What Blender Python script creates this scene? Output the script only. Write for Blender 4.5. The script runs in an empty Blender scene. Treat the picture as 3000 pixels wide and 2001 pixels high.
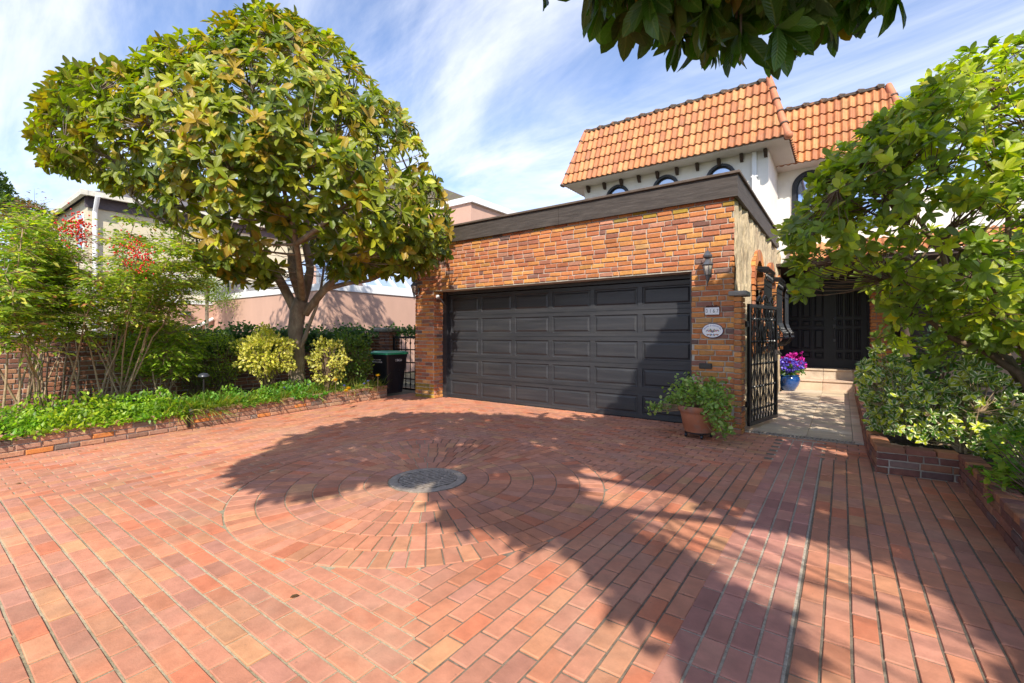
import bpy, bmesh, math, random
import numpy as np
from mathutils import Vector, Matrix, noise as mno
random.seed(7); RNG = np.random.default_rng(7)
S = bpy.context.scene; COL = S.collection
R_ = math.radians

# ---------------------------------------------------------------- camera, sky, sun, exposure
YAW = R_(36)
CR = np.array([math.cos(YAW), math.sin(YAW), 0.0]); CF = np.array([-math.sin(YAW), math.cos(YAW), 0.0])
CAMZ = 1.3; FPX = 1045.0; CX = 1175.5; HY = 766.0
cam_d = bpy.data.cameras.new('camera'); cam = bpy.data.objects.new('camera', cam_d); COL.objects.link(cam)
cam.location = (0, 0, CAMZ); cam.rotation_euler = (R_(90), 0, YAW)
cam_d.sensor_width = 36; cam_d.lens = FPX/2351*36; cam_d.shift_y = -18/2351; cam_d.clip_end = 2000; cam_d.clip_start = 0.05
S.camera = cam
SUNH = np.array([0.65, -0.76]); SUNH /= np.linalg.norm(SUNH); TANEL = 0.87
SUN_EL = math.atan(TANEL)
sd = bpy.data.lights.new('sun', 'SUN'); sd.energy = 4.2; sd.angle = R_(0.55); sd.color = (1.0, 0.925, 0.80)
sun = bpy.data.objects.new('sun', sd); COL.objects.link(sun)
sun.rotation_euler = Vector((-SUNH[0], -SUNH[1], -TANEL)).to_track_quat('-Z', 'Y').to_euler()
sun.location = (8, -9, 12)
w = bpy.data.worlds.new("World"); S.world = w; w.use_nodes = True
nt = w.node_tree; nt.nodes.clear()
def NN(t, typ, **kw):
    n = t.nodes.new(typ)
    for k, v in kw.items(): setattr(n, k, v)
    return n
out = NN(nt, 'ShaderNodeOutputWorld'); bg = NN(nt, 'ShaderNodeBackground'); nt.links.new(bg.outputs[0], out.inputs[0])
sky = NN(nt, 'ShaderNodeTexSky', sky_type='NISHITA'); sky.sun_disc = False
sky.sun_elevation = SUN_EL; sky.sun_rotation = math.atan2(SUNH[0], SUNH[1]); sky.air_density = 1.0; sky.dust_density = 0.3; sky.ozone_density = 1.2
tc = NN(nt, 'ShaderNodeTexCoord'); sep = NN(nt, 'ShaderNodeSeparateXYZ'); nt.links.new(tc.outputs['Generated'], sep.inputs[0])
zz = NN(nt, 'ShaderNodeMath', operation='MAXIMUM'); zz.inputs[1].default_value = 0.0; nt.links.new(sep.outputs[2], zz.inputs[0])
za = NN(nt, 'ShaderNodeMath', operation='ADD'); za.inputs[1].default_value = 0.16; nt.links.new(zz.outputs[0], za.inputs[0])
dv = []
for i in (0, 1):
    d = NN(nt, 'ShaderNodeMath', operation='DIVIDE'); nt.links.new(sep.outputs[i], d.inputs[0]); nt.links.new(za.outputs[0], d.inputs[1]); dv.append(d)
cmb = NN(nt, 'ShaderNodeCombineXYZ'); nt.links.new(dv[0].outputs[0], cmb.inputs[0]); nt.links.new(dv[1].outputs[0], cmb.inputs[1])
def cloud(rot, sc, nscale, lo, hi, dist, off):
    mp0 = NN(nt, 'ShaderNodeMapping'); mp0.inputs['Rotation'].default_value = (0, 0, rot)
    mp = NN(nt, 'ShaderNodeMapping'); mp.inputs['Scale'].default_value = sc; mp.inputs['Location'].default_value = off
    nt.links.new(cmb.outputs[0], mp0.inputs[0]); nt.links.new(mp0.outputs[0], mp.inputs[0])
    n = NN(nt, 'ShaderNodeTexNoise'); n.inputs['Scale'].default_value = nscale; n.inputs['Detail'].default_value = 9; n.inputs['Roughness'].default_value = 0.6; n.inputs['Distortion'].default_value = dist
    nt.links.new(mp.outputs[0], n.inputs['Vector'])
    r = NN(nt, 'ShaderNodeMapRange'); r.inputs[1].default_value = lo; r.inputs[2].default_value = hi; r.interpolation_type = 'SMOOTHSTEP'
    nt.links.new(n.outputs[0], r.inputs[0]); return r
c1 = cloud(R_(14), (0.55, 1.3, 1), 0.9, 0.40, 0.70, 1.1, (0.3, 0.4, 0))
c2 = cloud(R_(9), (0.5, 2.0, 1), 1.5, 0.40, 0.82, 0.7, (1.7, 0.2, 0))
mx = NN(nt, 'ShaderNodeMath', operation='MULTIPLY_ADD'); mx.inputs[1].default_value = 0.45; mx.use_clamp = True
c1m = NN(nt, 'ShaderNodeMath', operation='MULTIPLY'); c1m.inputs[1].default_value = 0.62
nt.links.new(c1.outputs[0], c1m.inputs[0]); nt.links.new(c2.outputs[0], mx.inputs[0]); nt.links.new(c1m.outputs[0], mx.inputs[2])
hz = NN(nt, 'ShaderNodeMapRange'); hz.inputs[1].default_value = 0.0; hz.inputs[2].default_value = 0.42; hz.inputs[3].default_value = 0.45; hz.inputs[4].default_value = 0.0
nt.links.new(zz.outputs[0], hz.inputs[0])
mxx = NN(nt, 'ShaderNodeMath', operation='MAXIMUM'); nt.links.new(mx.outputs[0], mxx.inputs[0]); nt.links.new(hz.outputs[0], mxx.inputs[1])
mc = NN(nt, 'ShaderNodeMix', data_type='RGBA'); nt.links.new(mxx.outputs[0], mc.inputs[0]); skt = NN(nt, 'ShaderNodeVectorMath', operation='MULTIPLY'); skt.inputs[1].default_value = (1.0, 1.02, 1.16); nt.links.new(sky.outputs[0], skt.inputs[0]); nt.links.new(skt.outputs[0], mc.inputs[6])
mc.inputs[7].default_value = (5.9, 6.0, 6.3, 1)
nt.links.new(mc.outputs[2], bg.inputs[0]); bg.inputs[1].default_value = 0.15
S.view_settings.view_transform = 'Standard'; S.view_settings.look = 'None'; S.view_settings.exposure = 0.62; S.view_settings.gamma = 1

# ---------------------------------------------------------------- helpers
def ray(x, y):
    u = (x-CX)/FPX; v = (HY-y)/FPX
    return CF+u*CR+np.array([0, 0, v])
def pd(x, y, d):
    return np.array([0, 0, CAMZ])+ray(x, y)*d
def proj(P):
    P = np.asarray(P); w_ = P@CF; w_ = np.where(np.abs(w_) < 1e-6, 1e-6, w_)
    return CX+FPX*(P@CR)/w_, HY-FPX*(P[..., 2]-CAMZ)/w_, w_
def inpoly(x, y, poly):
    x = np.asarray(x); y = np.asarray(y); r = np.zeros(x.shape, bool); n = len(poly)
    for i in range(n):
        x1, y1 = poly[i]; x2, y2 = poly[(i+1) % n]
        c = ((y1 > y) != (y2 > y)) & (x < (x2-x1)*(y-y1)/((y2-y1) if y2 != y1 else 1e-9)+x1)
        r ^= c
    return r
def polydist(x, y, poly):
    d = np.full(np.shape(x), 1e9); n = len(poly)
    for i in range(n):
        a = np.array(poly[i], float); b = np.array(poly[(i+1) % n], float); ab = b-a
        t = np.clip(((x-a[0])*ab[0]+(y-a[1])*ab[1])/(ab@ab+1e-9), 0, 1)
        d = np.minimum(d, np.hypot(x-a[0]-t*ab[0], y-a[1]-t*ab[1]))
    return d
def unit(v): return v/np.maximum(np.linalg.norm(v, axis=-1, keepdims=True), 1e-9)

MATS = {}
def mat(name, col=(.5, .5, .5), rough=.6, attr=False, nscale=8, namt=.25, bump=.15, bscale=40, metal=0., stretch=(1, 1, 1), spec=.5,
        col2=None, c2scale=2., c2lo=.5, c2hi=.65, bdist=.01, coat=0., rvar=0.):
    m = bpy.data.materials.new(name); m.use_nodes = True; t = m.node_tree; b = t.nodes['Principled BSDF']
    b.inputs['Roughness'].default_value = rough; b.inputs['Metallic'].default_value = metal; b.inputs['Specular IOR Level'].default_value = spec
    b.inputs['Coat Weight'].default_value = coat
    tcn = NN(t, 'ShaderNodeTexCoord'); mp = NN(t, 'ShaderNodeMapping'); mp.inputs['Scale'].default_value = stretch
    t.links.new(tcn.outputs['Object'], mp.inputs[0])
    n1 = NN(t, 'ShaderNodeTexNoise'); n1.inputs['Scale'].default_value = nscale; n1.inputs['Detail'].default_value = 6; n1.inputs['Roughness'].default_value = .65
    t.links.new(mp.outputs[0], n1.inputs['Vector'])
    if attr:
        a = NN(t, 'ShaderNodeAttribute', attribute_name='Col'); base = a.outputs['Color']
    else:
        a = NN(t, 'ShaderNodeRGB'); a.outputs[0].default_value = (*col, 1); base = a.outputs[0]
    if col2 is not None:
        n2 = NN(t, 'ShaderNodeTexNoise'); n2.inputs['Scale'].default_value = c2scale; n2.inputs['Detail'].default_value = 7; n2.inputs['Roughness'].default_value = .6
        t.links.new(mp.outputs[0], n2.inputs['Vector'])
        r2 = NN(t, 'ShaderNodeMapRange'); r2.inputs[1].default_value = c2lo; r2.inputs[2].default_value = c2hi; t.links.new(n2.outputs[0], r2.inputs[0])
        mm = NN(t, 'ShaderNodeMix', data_type='RGBA'); t.links.new(r2.outputs[0], mm.inputs[0]); t.links.new(base, mm.inputs[6]); mm.inputs[7].default_value = (*col2, 1)
        base = mm.outputs[2]
    r = NN(t, 'ShaderNodeMapRange'); r.inputs[1].default_value = .25; r.inputs[2].default_value = .75; r.inputs[3].default_value = 1-namt; r.inputs[4].default_value = 1+namt
    t.links.new(n1.outputs[0], r.inputs[0])
    vm = NN(t, 'ShaderNodeVectorMath', operation='SCALE'); t.links.new(base, vm.inputs[0]); t.links.new(r.outputs[0], vm.inputs['Scale'])
    t.links.new(vm.outputs[0], b.inputs['Base Color'])
    if rvar:
        rr = NN(t, 'ShaderNodeMapRange'); rr.inputs[1].default_value = .3; rr.inputs[2].default_value = .7; rr.inputs[3].default_value = rough-rvar; rr.inputs[4].default_value = rough+rvar
        t.links.new(n1.outputs[0], rr.inputs[0]); t.links.new(rr.outputs[0], b.inputs['Roughness'])
    if bump:
        nb = NN(t, 'ShaderNodeTexNoise'); nb.inputs['Scale'].default_value = bscale; nb.inputs['Detail'].default_value = 5; t.links.new(mp.outputs[0], nb.inputs['Vector'])
        bp = NN(t, 'ShaderNodeBump'); bp.inputs['Strength'].default_value = bump; bp.inputs['Distance'].default_value = bdist
        t.links.new(nb.outputs[0], bp.inputs['Height']); t.links.new(bp.outputs[0], b.inputs['Normal'])
    MATS[name] = m; return m
def leafmat(name, under=(.2, .13, .05), umix=.6, rough=.3, trans=.3, tcol=(.46, .54, .06), edge=None, spec=.5, vein=.25):
    m = bpy.data.materials.new(name); m.use_nodes = True; t = m.node_tree; b = t.nodes['Principled BSDF']; o = t.nodes['Material Output']
    b.inputs['Roughness'].default_value = rough; b.inputs['Specular IOR Level'].default_value = spec
    a = NN(t, 'ShaderNodeAttribute', attribute_name='Col'); g = NN(t, 'ShaderNodeNewGeometry')
    uv = NN(t, 'ShaderNodeUVMap'); sp = NN(t, 'ShaderNodeSeparateXYZ'); t.links.new(uv.outputs[0], sp.inputs[0])
    # u: 0 at the midrib, 1 at the margin
    base = a.outputs['Color']
    if edge is not None:
        r = NN(t, 'ShaderNodeMapRange'); r.inputs[1].default_value = .5; r.inputs[2].default_value = .7; t.links.new(sp.outputs[0], r.inputs[0])
        mm = NN(t, 'ShaderNodeMix', data_type='RGBA'); t.links.new(r.outputs[0], mm.inputs[0]); t.links.new(base, mm.inputs[6]); mm.inputs[7].default_value = (*edge, 1); base = mm.outputs[2]
    if vein:
        r = NN(t, 'ShaderNodeMapRange'); r.inputs[1].default_value = .05; r.inputs[2].default_value = .12; r.inputs[3].default_value = vein; r.inputs[4].default_value = 0.; t.links.new(sp.outputs[0], r.inputs[0])
        mm = NN(t, 'ShaderNodeMix', data_type='RGBA'); t.links.new(r.outputs[0], mm.inputs[0]); t.links.new(base, mm.inputs[6]); mm.inputs[7].default_value = (.45, .5, .12, 1); base = mm.outputs[2]
        wv = NN(t, 'ShaderNodeMath', operation='MULTIPLY_ADD'); wv.inputs[1].default_value = -.22; t.links.new(sp.outputs[0], wv.inputs[0]); t.links.new(sp.outputs[1], wv.inputs[2])
        ws = NN(t, 'ShaderNodeMath', operation='MULTIPLY'); ws.inputs[1].default_value = 75; t.links.new(wv.outputs[0], ws.inputs[0])
        sn = NN(t, 'ShaderNodeMath', operation='SINE'); t.links.new(ws.outputs[0], sn.inputs[0])
        bp = NN(t, 'ShaderNodeBump'); bp.inputs['Strength'].default_value = .35; bp.inputs['Distance'].default_value = .002
        t.links.new(sn.outputs[0], bp.inputs['Height']); t.links.new(bp.outputs[0], b.inputs['Normal'])
    um = NN(t, 'ShaderNodeMix', data_type='RGBA'); f = NN(t, 'ShaderNodeMath', operation='MULTIPLY'); f.inputs[1].default_value = umix
    t.links.new(g.outputs['Backfacing'], f.inputs[0]); t.links.new(f.outputs[0], um.inputs[0]); t.links.new(base, um.inputs[6]); um.inputs[7].default_value = (*under, 1)
    t.links.new(um.outputs[2], b.inputs['Base Color'])
    rm = NN(t, 'ShaderNodeMapRange'); rm.inputs[3].default_value = rough; rm.inputs[4].default_value = .7; t.links.new(g.outputs['Backfacing'], rm.inputs[0]); t.links.new(rm.outputs[0], b.inputs['Roughness'])
    tr = NN(t, 'ShaderNodeBsdfTranslucent'); vm = NN(t, 'ShaderNodeVectorMath', operation='MULTIPLY'); t.links.new(a.outputs['Color'], vm.inputs[0]); vm.inputs[1].default_value = tuple(c*4 for c in tcol)
    t.links.new(vm.outputs[0], tr.inputs[0])
    ms = NN(t, 'ShaderNodeMixShader'); ms.inputs[0].default_value = trans; t.links.new(b.outputs[0], ms.inputs[1]); t.links.new(tr.outputs[0], ms.inputs[2]); t.links.new(ms.outputs[0], o.inputs[0])
    MATS[name] = m; return m

WL = {}
def tag(o, label=None, cat=None, group=None, kind=None):
    if label: o['label'] = label
    if cat: o['category'] = cat
    if group: o['group'] = group
    if kind: o['kind'] = kind
    return o
def thing(name, label, cat, loc=(0, 0, 0), group=None):
    o = bpy.data.objects.new(name, None); COL.objects.link(o); o.location = loc; o.empty_display_size = .1
    WL[o.name] = Vector(loc); return tag(o, label, cat, group)
class MB:
    def __init__(s): s.v = []; s.f = []; s.c = []; s.m = []; s.col = (1, 1, 1); s.mi = 0
    def add(s, vs, fs, col=None, mi=None):
        n = len(s.v); s.v += [tuple(map(float, p)) for p in vs]
        for f in fs: s.f.append([i+n for i in f]); s.c.append(col or s.col); s.m.append(s.mi if mi is None else mi)
        return s
    def box(s, a, b, col=None, mi=None):
        x0, y0, z0 = a; x1, y1, z1 = b
        return s.add([(x0, y0, z0), (x1, y0, z0), (x1, y1, z0), (x0, y1, z0), (x0, y0, z1), (x1, y0, z1), (x1, y1, z1), (x0, y1, z1)],
                     [(0, 3, 2, 1), (4, 5, 6, 7), (0, 1, 5, 4), (1, 2, 6, 5), (2, 3, 7, 6), (3, 0, 4, 7)], col, mi)
    def bbox(s, a, b, r=.005, col=None, mi=None):   # box with chamfered edges
        a = np.array(a, float); b = np.array(b, float); vs = []; 
        for k in range(3):
            for sx in (0, 1):
                for sy in (0, 1):
                    for sz in (0, 1):
                        p = []
                        for ax, sg in enumerate((sx, sy, sz)):
                            p.append((b if sg else a)[ax]+(0 if ax == k else (-r if sg else r)))
                        vs.append(p)
        bm = bmesh.new(); [bm.verts.new(p) for p in vs]; res = bmesh.ops.convex_hull(bm, input=bm.verts[:]); bm.verts.index_update()
        fs = [[v.index for v in f.verts] for f in bm.faces]; vs = [v.co[:] for v in bm.verts]; bm.free()
        return s.add(vs, fs, col, mi)
    def prism(s, poly, z0, z1, col=None, mi=None):
        n = len(poly); vs = [(x, y, z0) for x, y in poly]+[(x, y, z1) for x, y in poly]
        fs = [list(range(n))[::-1], list(range(n, 2*n))]+[(i, (i+1) % n, n+(i+1) % n, n+i) for i in range(n)]
        return s.add(vs, fs, col, mi)
    def quad(s, *p, col=None, mi=None): return s.add(p, [tuple(range(len(p)))], col, mi)
    def beam(s, p, q, w_, h, col=None, mi=None, up=(0, 0, 1)):
        p = Vector(p); q = Vector(q); d = (q-p).normalized(); upv = Vector(up)
        if abs(d.dot(upv)) > .95: upv = Vector((0, 1, 0))
        sd_ = d.cross(upv).normalized()*w_/2; u = sd_.cross(d).normalized()*h/2
        vs = [p-sd_-u, p+sd_-u, p+sd_+u, p-sd_+u, q-sd_-u, q+sd_-u, q+sd_+u, q-sd_+u]
        return s.add(vs, [(0, 1, 2, 3), (4, 7, 6, 5), (0, 4, 5, 1), (1, 5, 6, 2), (2, 6, 7, 3), (3, 7, 4, 0)], col, mi)
    def tube(s, pts, rad, n=8, col=None, mi=None, cap=True):
        pts = [Vector(map(float, p)) for p in pts]; k = len(pts)
        if not hasattr(rad, '__len__'): rad = [rad]*k
        vs = []; ref = None
        for i in range(k):
            d = (pts[min(i+1, k-1)]-pts[max(i-1, 0)]); d = d.normalized() if d.length > 1e-9 else Vector((0, 0, 1))
            if ref is None: ref = d.orthogonal().normalized()
            ref = (ref-d*ref.dot(d)); ref = ref.normalized() if ref.length > 1e-6 else d.orthogonal().normalized()
            bi = d.cross(ref)
            for j in range(n):
                a = 2*math.pi*j/n; vs.append(pts[i]+(ref*math.cos(a)+bi*math.sin(a))*rad[i])
        fs = [(i*n+j, i*n+(j+1) % n, (i+1)*n+(j+1) % n, (i+1)*n+j) for i in range(k-1) for j in range(n)]
        if cap: fs += [tuple(range(n))[::-1], tuple(range((k-1)*n, k*n))]
        return s.add(vs, fs, col, mi)
    def lathe(s, prof, c=(0, 0, 0), n=28, col=None, mi=None, sx=1, sy=1):
        vs = []; k = len(prof)
        for r, z in prof:
            for j in range(n):
                a = 2*math.pi*j/n; vs.append((c[0]+r*math.cos(a)*sx, c[1]+r*math.sin(a)*sy, c[2]+z))
        fs = [(i*n+j, i*n+(j+1) % n, (i+1)*n+(j+1) % n, (i+1)*n+j) for i in range(k-1) for j in range(n)]
        fs += [tuple(range(n))[::-1], tuple(range((k-1)*n, k*n))]
        return s.add(vs, fs, col, mi)
    def build(s, name, mats, parent=None, loc=None, smooth=False):
        if not isinstance(mats, (list, tuple)): mats = [mats]
        me = bpy.data.meshes.new(name); base = Vector((0, 0, 0))
        o = bpy.data.objects.new(name, me); COL.objects.link(o)
        if parent is not None: o.parent = parent; base = WL[parent.name]; WL[o.name] = base.copy()
        else:
            base = Vector(loc) if loc is not None else Vector((0, 0, 0)); o.location = base; WL[o.name] = base.copy()
        me.from_pydata([(x-base[0], y-base[1], z-base[2]) for x, y, z in s.v], [], s.f)
        for m in mats: me.materials.append(m)
        cl = np.repeat(np.array([(*c, 1) for c in s.c], dtype=np.float32), [len(f) for f in s.f], axis=0)
        at = me.color_attributes.new('Col', 'FLOAT_COLOR', 'CORNER'); at.data.foreach_set('color', cl.ravel())
        me.polygons.foreach_set('material_index', s.m)
        if smooth is True: me.polygons.foreach_set('use_smooth', [True]*len(s.f))
        elif smooth: me.polygons.foreach_set('use_smooth', [True]*len(s.f)); me.set_sharp_from_angle(angle=R_(smooth))
        me.update(); return o
# ---- leaves: every leaf a small folded, curved blade
def leaf_tmpl(st, curve=.12, fold=.18):
    # st: list of (y, halfwidth); first and last are points
    V = [(0, 0, 0)]; U = [(0, 0)]
    for y, hw in st[1:-1]:
        z = -curve*y*y*1.0
        V += [(-hw, y, z+fold*hw), (0, y, z), (hw, y, z+fold*hw)]; U += [(1, y), (0, y), (1, y)]
    V.append((0, 1, -curve)); U.append((0, 1)); n = len(st)-2; F = [(0, 2, 1), (0, 3, 2)]
    for i in range(n-1):
        a = 1+3*i; F += [(a, a+1, a+4, a+3), (a+1, a+2, a+5, a+4)]
    a = 1+3*(n-1); F += [(a, a+1, len(V)-1), (a+1, a+2, len(V)-1)]
    return np.array(V, float), [f[::-1] if False else f for f in F], np.array(U, float)
T_BIG = leaf_tmpl([(0, 0), (.14, .09), (.4, .19), (.72, .19), (.9, .1), (1, 0)], .22, .35)
T_MED = leaf_tmpl([(0, 0), (.22, .14), (.62, .2), (.88, .11), (1, 0)], .16, .3)
T_SML = leaf_tmpl([(0, 0), (.45, .26), (1, 0)], .15, .3)
T_OVAL = leaf_tmpl([(0, 0), (.25, .22), (.7, .27), (1, 0)], .12, .25)
T_BLADE = leaf_tmpl([(0, 0), (.25, .03), (.6, .03), (1, 0)], .7, .3)
T_IVY = leaf_tmpl([(0, 0), (.3, .42), (.55, .25), (1, 0)], .1, .2)
def leaves(name, m, tm, P, D, N, L, C, parent=None, loc=None, wscale=1.0):
    V, F, U = tm; P = np.asarray(P, float); D = unit(np.asarray(D, float)); N = np.asarray(N, float)
    N = unit(N-(N*D).sum(-1, keepdims=True)*D); X = np.cross(D, N); k = len(V); n = len(P); L = np.broadcast_to(L, n)[:, None, None]
    ws = np.broadcast_to(wscale, n)[:, None, None]
    W = P[:, None, :]+L*(ws*V[None, :, 0:1]*X[:, None, :]+V[None, :, 1:2]*D[:, None, :]+V[None, :, 2:3]*N[:, None, :])
    base = np.array(WL[parent.name]) if parent is not None else np.array(loc if loc is not None else (0, 0, 0), float)
    W = (W-base).reshape(-1, 3).astype(np.float32)
    me = bpy.data.meshes.new(name); lt = np.array([len(f) for f in F], np.int32); li = np.array([i for f in F for i in f], np.int32)
    nl = len(li); nf = len(F)
    me.vertices.add(n*k); me.vertices.foreach_set('co', W.ravel())
    LI = (np.arange(n, dtype=np.int32)[:, None]*k+li[None, :]).ravel(); me.loops.add(n*nl); me.loops.foreach_set('vertex_index', LI)
    me.polygons.add(n*nf); st = np.concatenate([[0], np.cumsum(lt)[:-1]]).astype(np.int32)
    me.polygons.foreach_set('loop_start', (np.arange(n, dtype=np.int32)[:, None]*nl+st[None, :]).ravel())
    me.polygons.foreach_set('loop_total', np.tile(lt, n)); me.update(calc_edges=True)
    me.polygons.foreach_set('use_smooth', np.ones(n*nf, bool))
    uv = me.uv_layers.new(name='UVMap'); uv.data.foreach_set('uv', np.tile(U[li], (n, 1)).astype(np.float32).ravel())
    C = np.asarray(C, float); C = np.broadcast_to(C, (n, 3)) if C.ndim == 1 else C
    cc = np.repeat(np.c_[C, np.ones(n)], nl, axis=0).astype(np.float32)
    at = me.color_attributes.new('Col', 'FLOAT_COLOR', 'CORNER'); at.data.foreach_set('color', cc.ravel())
    me.materials.append(m); me.validate()
    o = bpy.data.objects.new(name, me); COL.objects.link(o)
    if parent is not None: o.parent = parent
    else: o.location = Vector(base)
    WL[o.name] = Vector(base); return o
def rosettes(T, A, nl, th=(50, 95), droop=.25, jit=.15):
    """leaves in whorls at tips T with axes A -> P, D, N, whorl index"""
    n = len(T); A = unit(A); up = np.where(np.abs(A[:, 2:3]) > .9, np.array([[1., 0, 0]]), np.array([[0, 0, 1.]]))
    E1 = unit(np.cross(A, up)); E2 = np.cross(A, E1); Ps = []; Ds = []; Ns = []; I = []
    k = np.full(n, nl)
    for i in range(nl):
        ph = 2*np.pi*i/nl*1.0+RNG.normal(0, .3, n)+ (RNG.random(n)*6 if i == 0 else 0)
        t_ = np.radians(RNG.uniform(th[0], th[1], n))*(0.55 if i % 3 == 2 else 1.0)
        rad = E1*np.cos(ph)[:, None]+E2*np.sin(ph)[:, None]
        D = A*np.cos(t_)[:, None]+rad*np.sin(t_)[:, None]; D = D+RNG.normal(0, jit, (n, 3)); D[:, 2] -= droop*RNG.random(n); D = unit(D)
        Ps.append(T+A*RNG.uniform(-.02, .02, (n, 1))); Ds.append(D); Ns.append(A+RNG.normal(0, .25, (n, 3))); I.append(np.arange(n))
    return np.concatenate(Ps), np.concatenate(Ds), np.concatenate(Ns), np.concatenate(I)
def pal(cols, n, jit=.15, idx=None, p=None):
    cols = np.array(cols); i = RNG.choice(len(cols), n, p=p) if idx is None else idx
    return np.clip(cols[i]*(1+RNG.normal(0, jit, (n, 1))), 0, 1)
def bezier(a, b, c, n=6):
    a, b, c = map(np.array, (a, b, c)); return [(1-t)**2*a+2*t*(1-t)*b+t*t*c for t in np.linspace(0, 1, n)]

# ---- brickwork: real bricks standing proud of the mortar
BRK = [(.51, .19, .072), (.57, .24, .08), (.45, .155, .072), (.60, .28, .085), (.36, .14, .085), (.46, .21, .13), (.25, .12, .09), (.17, .11, .095), (.55, .30, .12)]
BRKP = [.24, .2, .18, .12, .1, .1, .045, .02, .02]
def rcol(cols=BRK, p=BRKP, j=.1):
    c = random.choices(cols, p)[0]; s_ = 1+random.gauss(0, j); return tuple(min(1, max(0, x*s_)) for x in c)
def one_brick(mb, o, u, v, n, w_, h, d=.012, b=.007, jit=.003, col=None):
    o = np.array(o, float); u, v, n = (np.array(a, float) for a in (u, v, n)); cs = [(0, 0), (w_, 0), (w_, h), (0, h)]
    ins = [(b, b), (-b, b), (-b, -b), (b, -b)]; A = []; B = []; C = []
    dj = d+random.uniform(-.003, .003)
    for (x, y), (ix, iy) in zip(cs, ins):
        jx, jy = random.uniform(-jit, jit), random.uniform(-jit, jit)
        A.append(o+u*(x+ix+jx)+v*(y+iy+jy)+n*(dj+random.uniform(-.002, .002))); B.append(o+u*(x+jx)+v*(y+jy)+n*(dj-b*.8)); C.append(o+u*(x+jx)+v*(y+jy)-n*.004)
    mb.add(A+B+C, [(0, 1, 2, 3)]+[(4+i, 4+(i+1) % 4, (i+1) % 4, i) for i in range(4)]+[(8+i, 8+(i+1) % 4, 4+(i+1) % 4, 4+i) for i in range(4)], col or rcol())
def brick_wall(mb, o, u, n, W, H, holes=(), ch=.0725, bl=.218, j=.014, start=0, shape=None, cols=BRK, p=BRKP, moss=None):
    """courses of bricks over a W x H face; holes are (u0,u1,v0,v1)"""
    u = np.array(u, float); n = np.array(n, float); v = np.array((0, 0, 1.)); o = np.array(o, float); nc = int(round(H/ch)); ch = H/nc
    for k in range(nc):
        z = k*ch; x = -(bl/2 if (k+start) % 2 else 0)-random.uniform(0, .02)
        segs = [(0, W)]
        for (a, b, c, d) in holes:
            if z+ch*.5 > c and z+ch*.5 < d:
                ns = []
                for s0, s1 in segs:
                    if b <= s0 or a >= s1: ns.append((s0, s1))
                    else:
                        if a > s0: ns.append((s0, a))
                        if b < s1: ns.append((b, s1))
                segs = ns
        while x < W:
            L = bl*(.5 if random.random() < .13 else 1)+random.uniform(-.012, .012)
            for s0, s1 in segs:
                a = max(x, s0); b = min(x+L-j, s1)
                if s0-a > -.001 and x+L-s0 < .03: continue
                if b-a > .025 and (shape is None or shape((a+b)/2, z+ch/2)):
                    c = rcol(cols, p)
                    if moss and moss(z, a) > random.random(): c = (c[0]*.5+.1, c[1]*.5+.12, c[2]*.5)
                    one_brick(mb, o+u*a+v*(z+j/2), u, v, n, b-a, ch-j, d=.015, col=c)
            x += L
def arch_shape(cx, hw, zs):   # outside a round-headed opening
    return lambda x, z: not (abs(x-cx) < hw and z < zs) and not (z >= zs and (x-cx)**2+(z-zs)**2 < hw*hw)

# ---------------------------------------------------------------- materials
M = MATS
mat('brick', attr=True, rough=.85, nscale=30, namt=.22, bump=.5, bscale=70, bdist=.006, spec=.25, col2=(.34, .15, .1), c2scale=9, c2lo=.55, c2hi=.85)
mat('mortar', (.50, .46, .39), .95, nscale=14, namt=.2, bump=.6, bscale=60)
mat('paver', attr=True, rough=.82, nscale=11, namt=.2, bump=.35, bscale=110, bdist=.003, spec=.35, col2=(.46, .28, .19), c2scale=1.4, c2lo=.5, c2hi=.9, rvar=.12)
m_ = MATS['paver']; t_ = m_.node_tree; b_ = t_.nodes['Principled BSDF']; src = b_.inputs['Base Color'].links[0].from_socket
n_ = NN(t_, 'ShaderNodeTexNoise'); n_.inputs['Scale'].default_value = .55; n_.inputs['Detail'].default_value = 8; n_.inputs['Roughness'].default_value = .7; c_ = NN(t_, 'ShaderNodeTexCoord'); t_.links.new(c_.outputs['Object'], n_.inputs['Vector'])
r_ = NN(t_, 'ShaderNodeMapRange'); r_.inputs[1].default_value = .35; r_.inputs[2].default_value = .65; r_.inputs[3].default_value = .84; r_.inputs[4].default_value = 1.1; t_.links.new(n_.outputs[0], r_.inputs[0])
v_ = NN(t_, 'ShaderNodeVectorMath', operation='SCALE'); t_.links.new(src, v_.inputs[0]); t_.links.new(r_.outputs[0], v_.inputs['Scale'])
s_n = NN(t_, 'ShaderNodeTexNoise'); s_n.inputs['Scale'].default_value = 38; s_n.inputs['Detail'].default_value = 3; t_.links.new(c_.outputs['Object'], s_n.inputs['Vector'])
r2_ = NN(t_, 'ShaderNodeMapRange'); r2_.inputs[1].default_value = .68; r2_.inputs[2].default_value = .78; r2_.inputs[4].default_value = .5; t_.links.new(s_n.outputs[0], r2_.inputs[0])
x_ = NN(t_, 'ShaderNodeMix', data_type='RGBA'); t_.links.new(r2_.outputs[0], x_.inputs[0]); t_.links.new(v_.outputs[0], x_.inputs[6]); x_.inputs[7].default_value = (.2, .12, .09, 1); t_.links.new(x_.outputs[2], b_.inputs['Base Color'])
mat('joint_sand', (.44, .38, .26), .95, nscale=30, namt=.35, bump=.5, bscale=160, col2=(.20, .17, .10), c2scale=.9, c2lo=.48, c2hi=.68)
mat('joint_dark', (.19, .155, .115), .95, nscale=30, namt=.4, bump=.5, bscale=160, col2=(.36, .31, .23), c2scale=.8, c2lo=.52, c2hi=.7)
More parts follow.
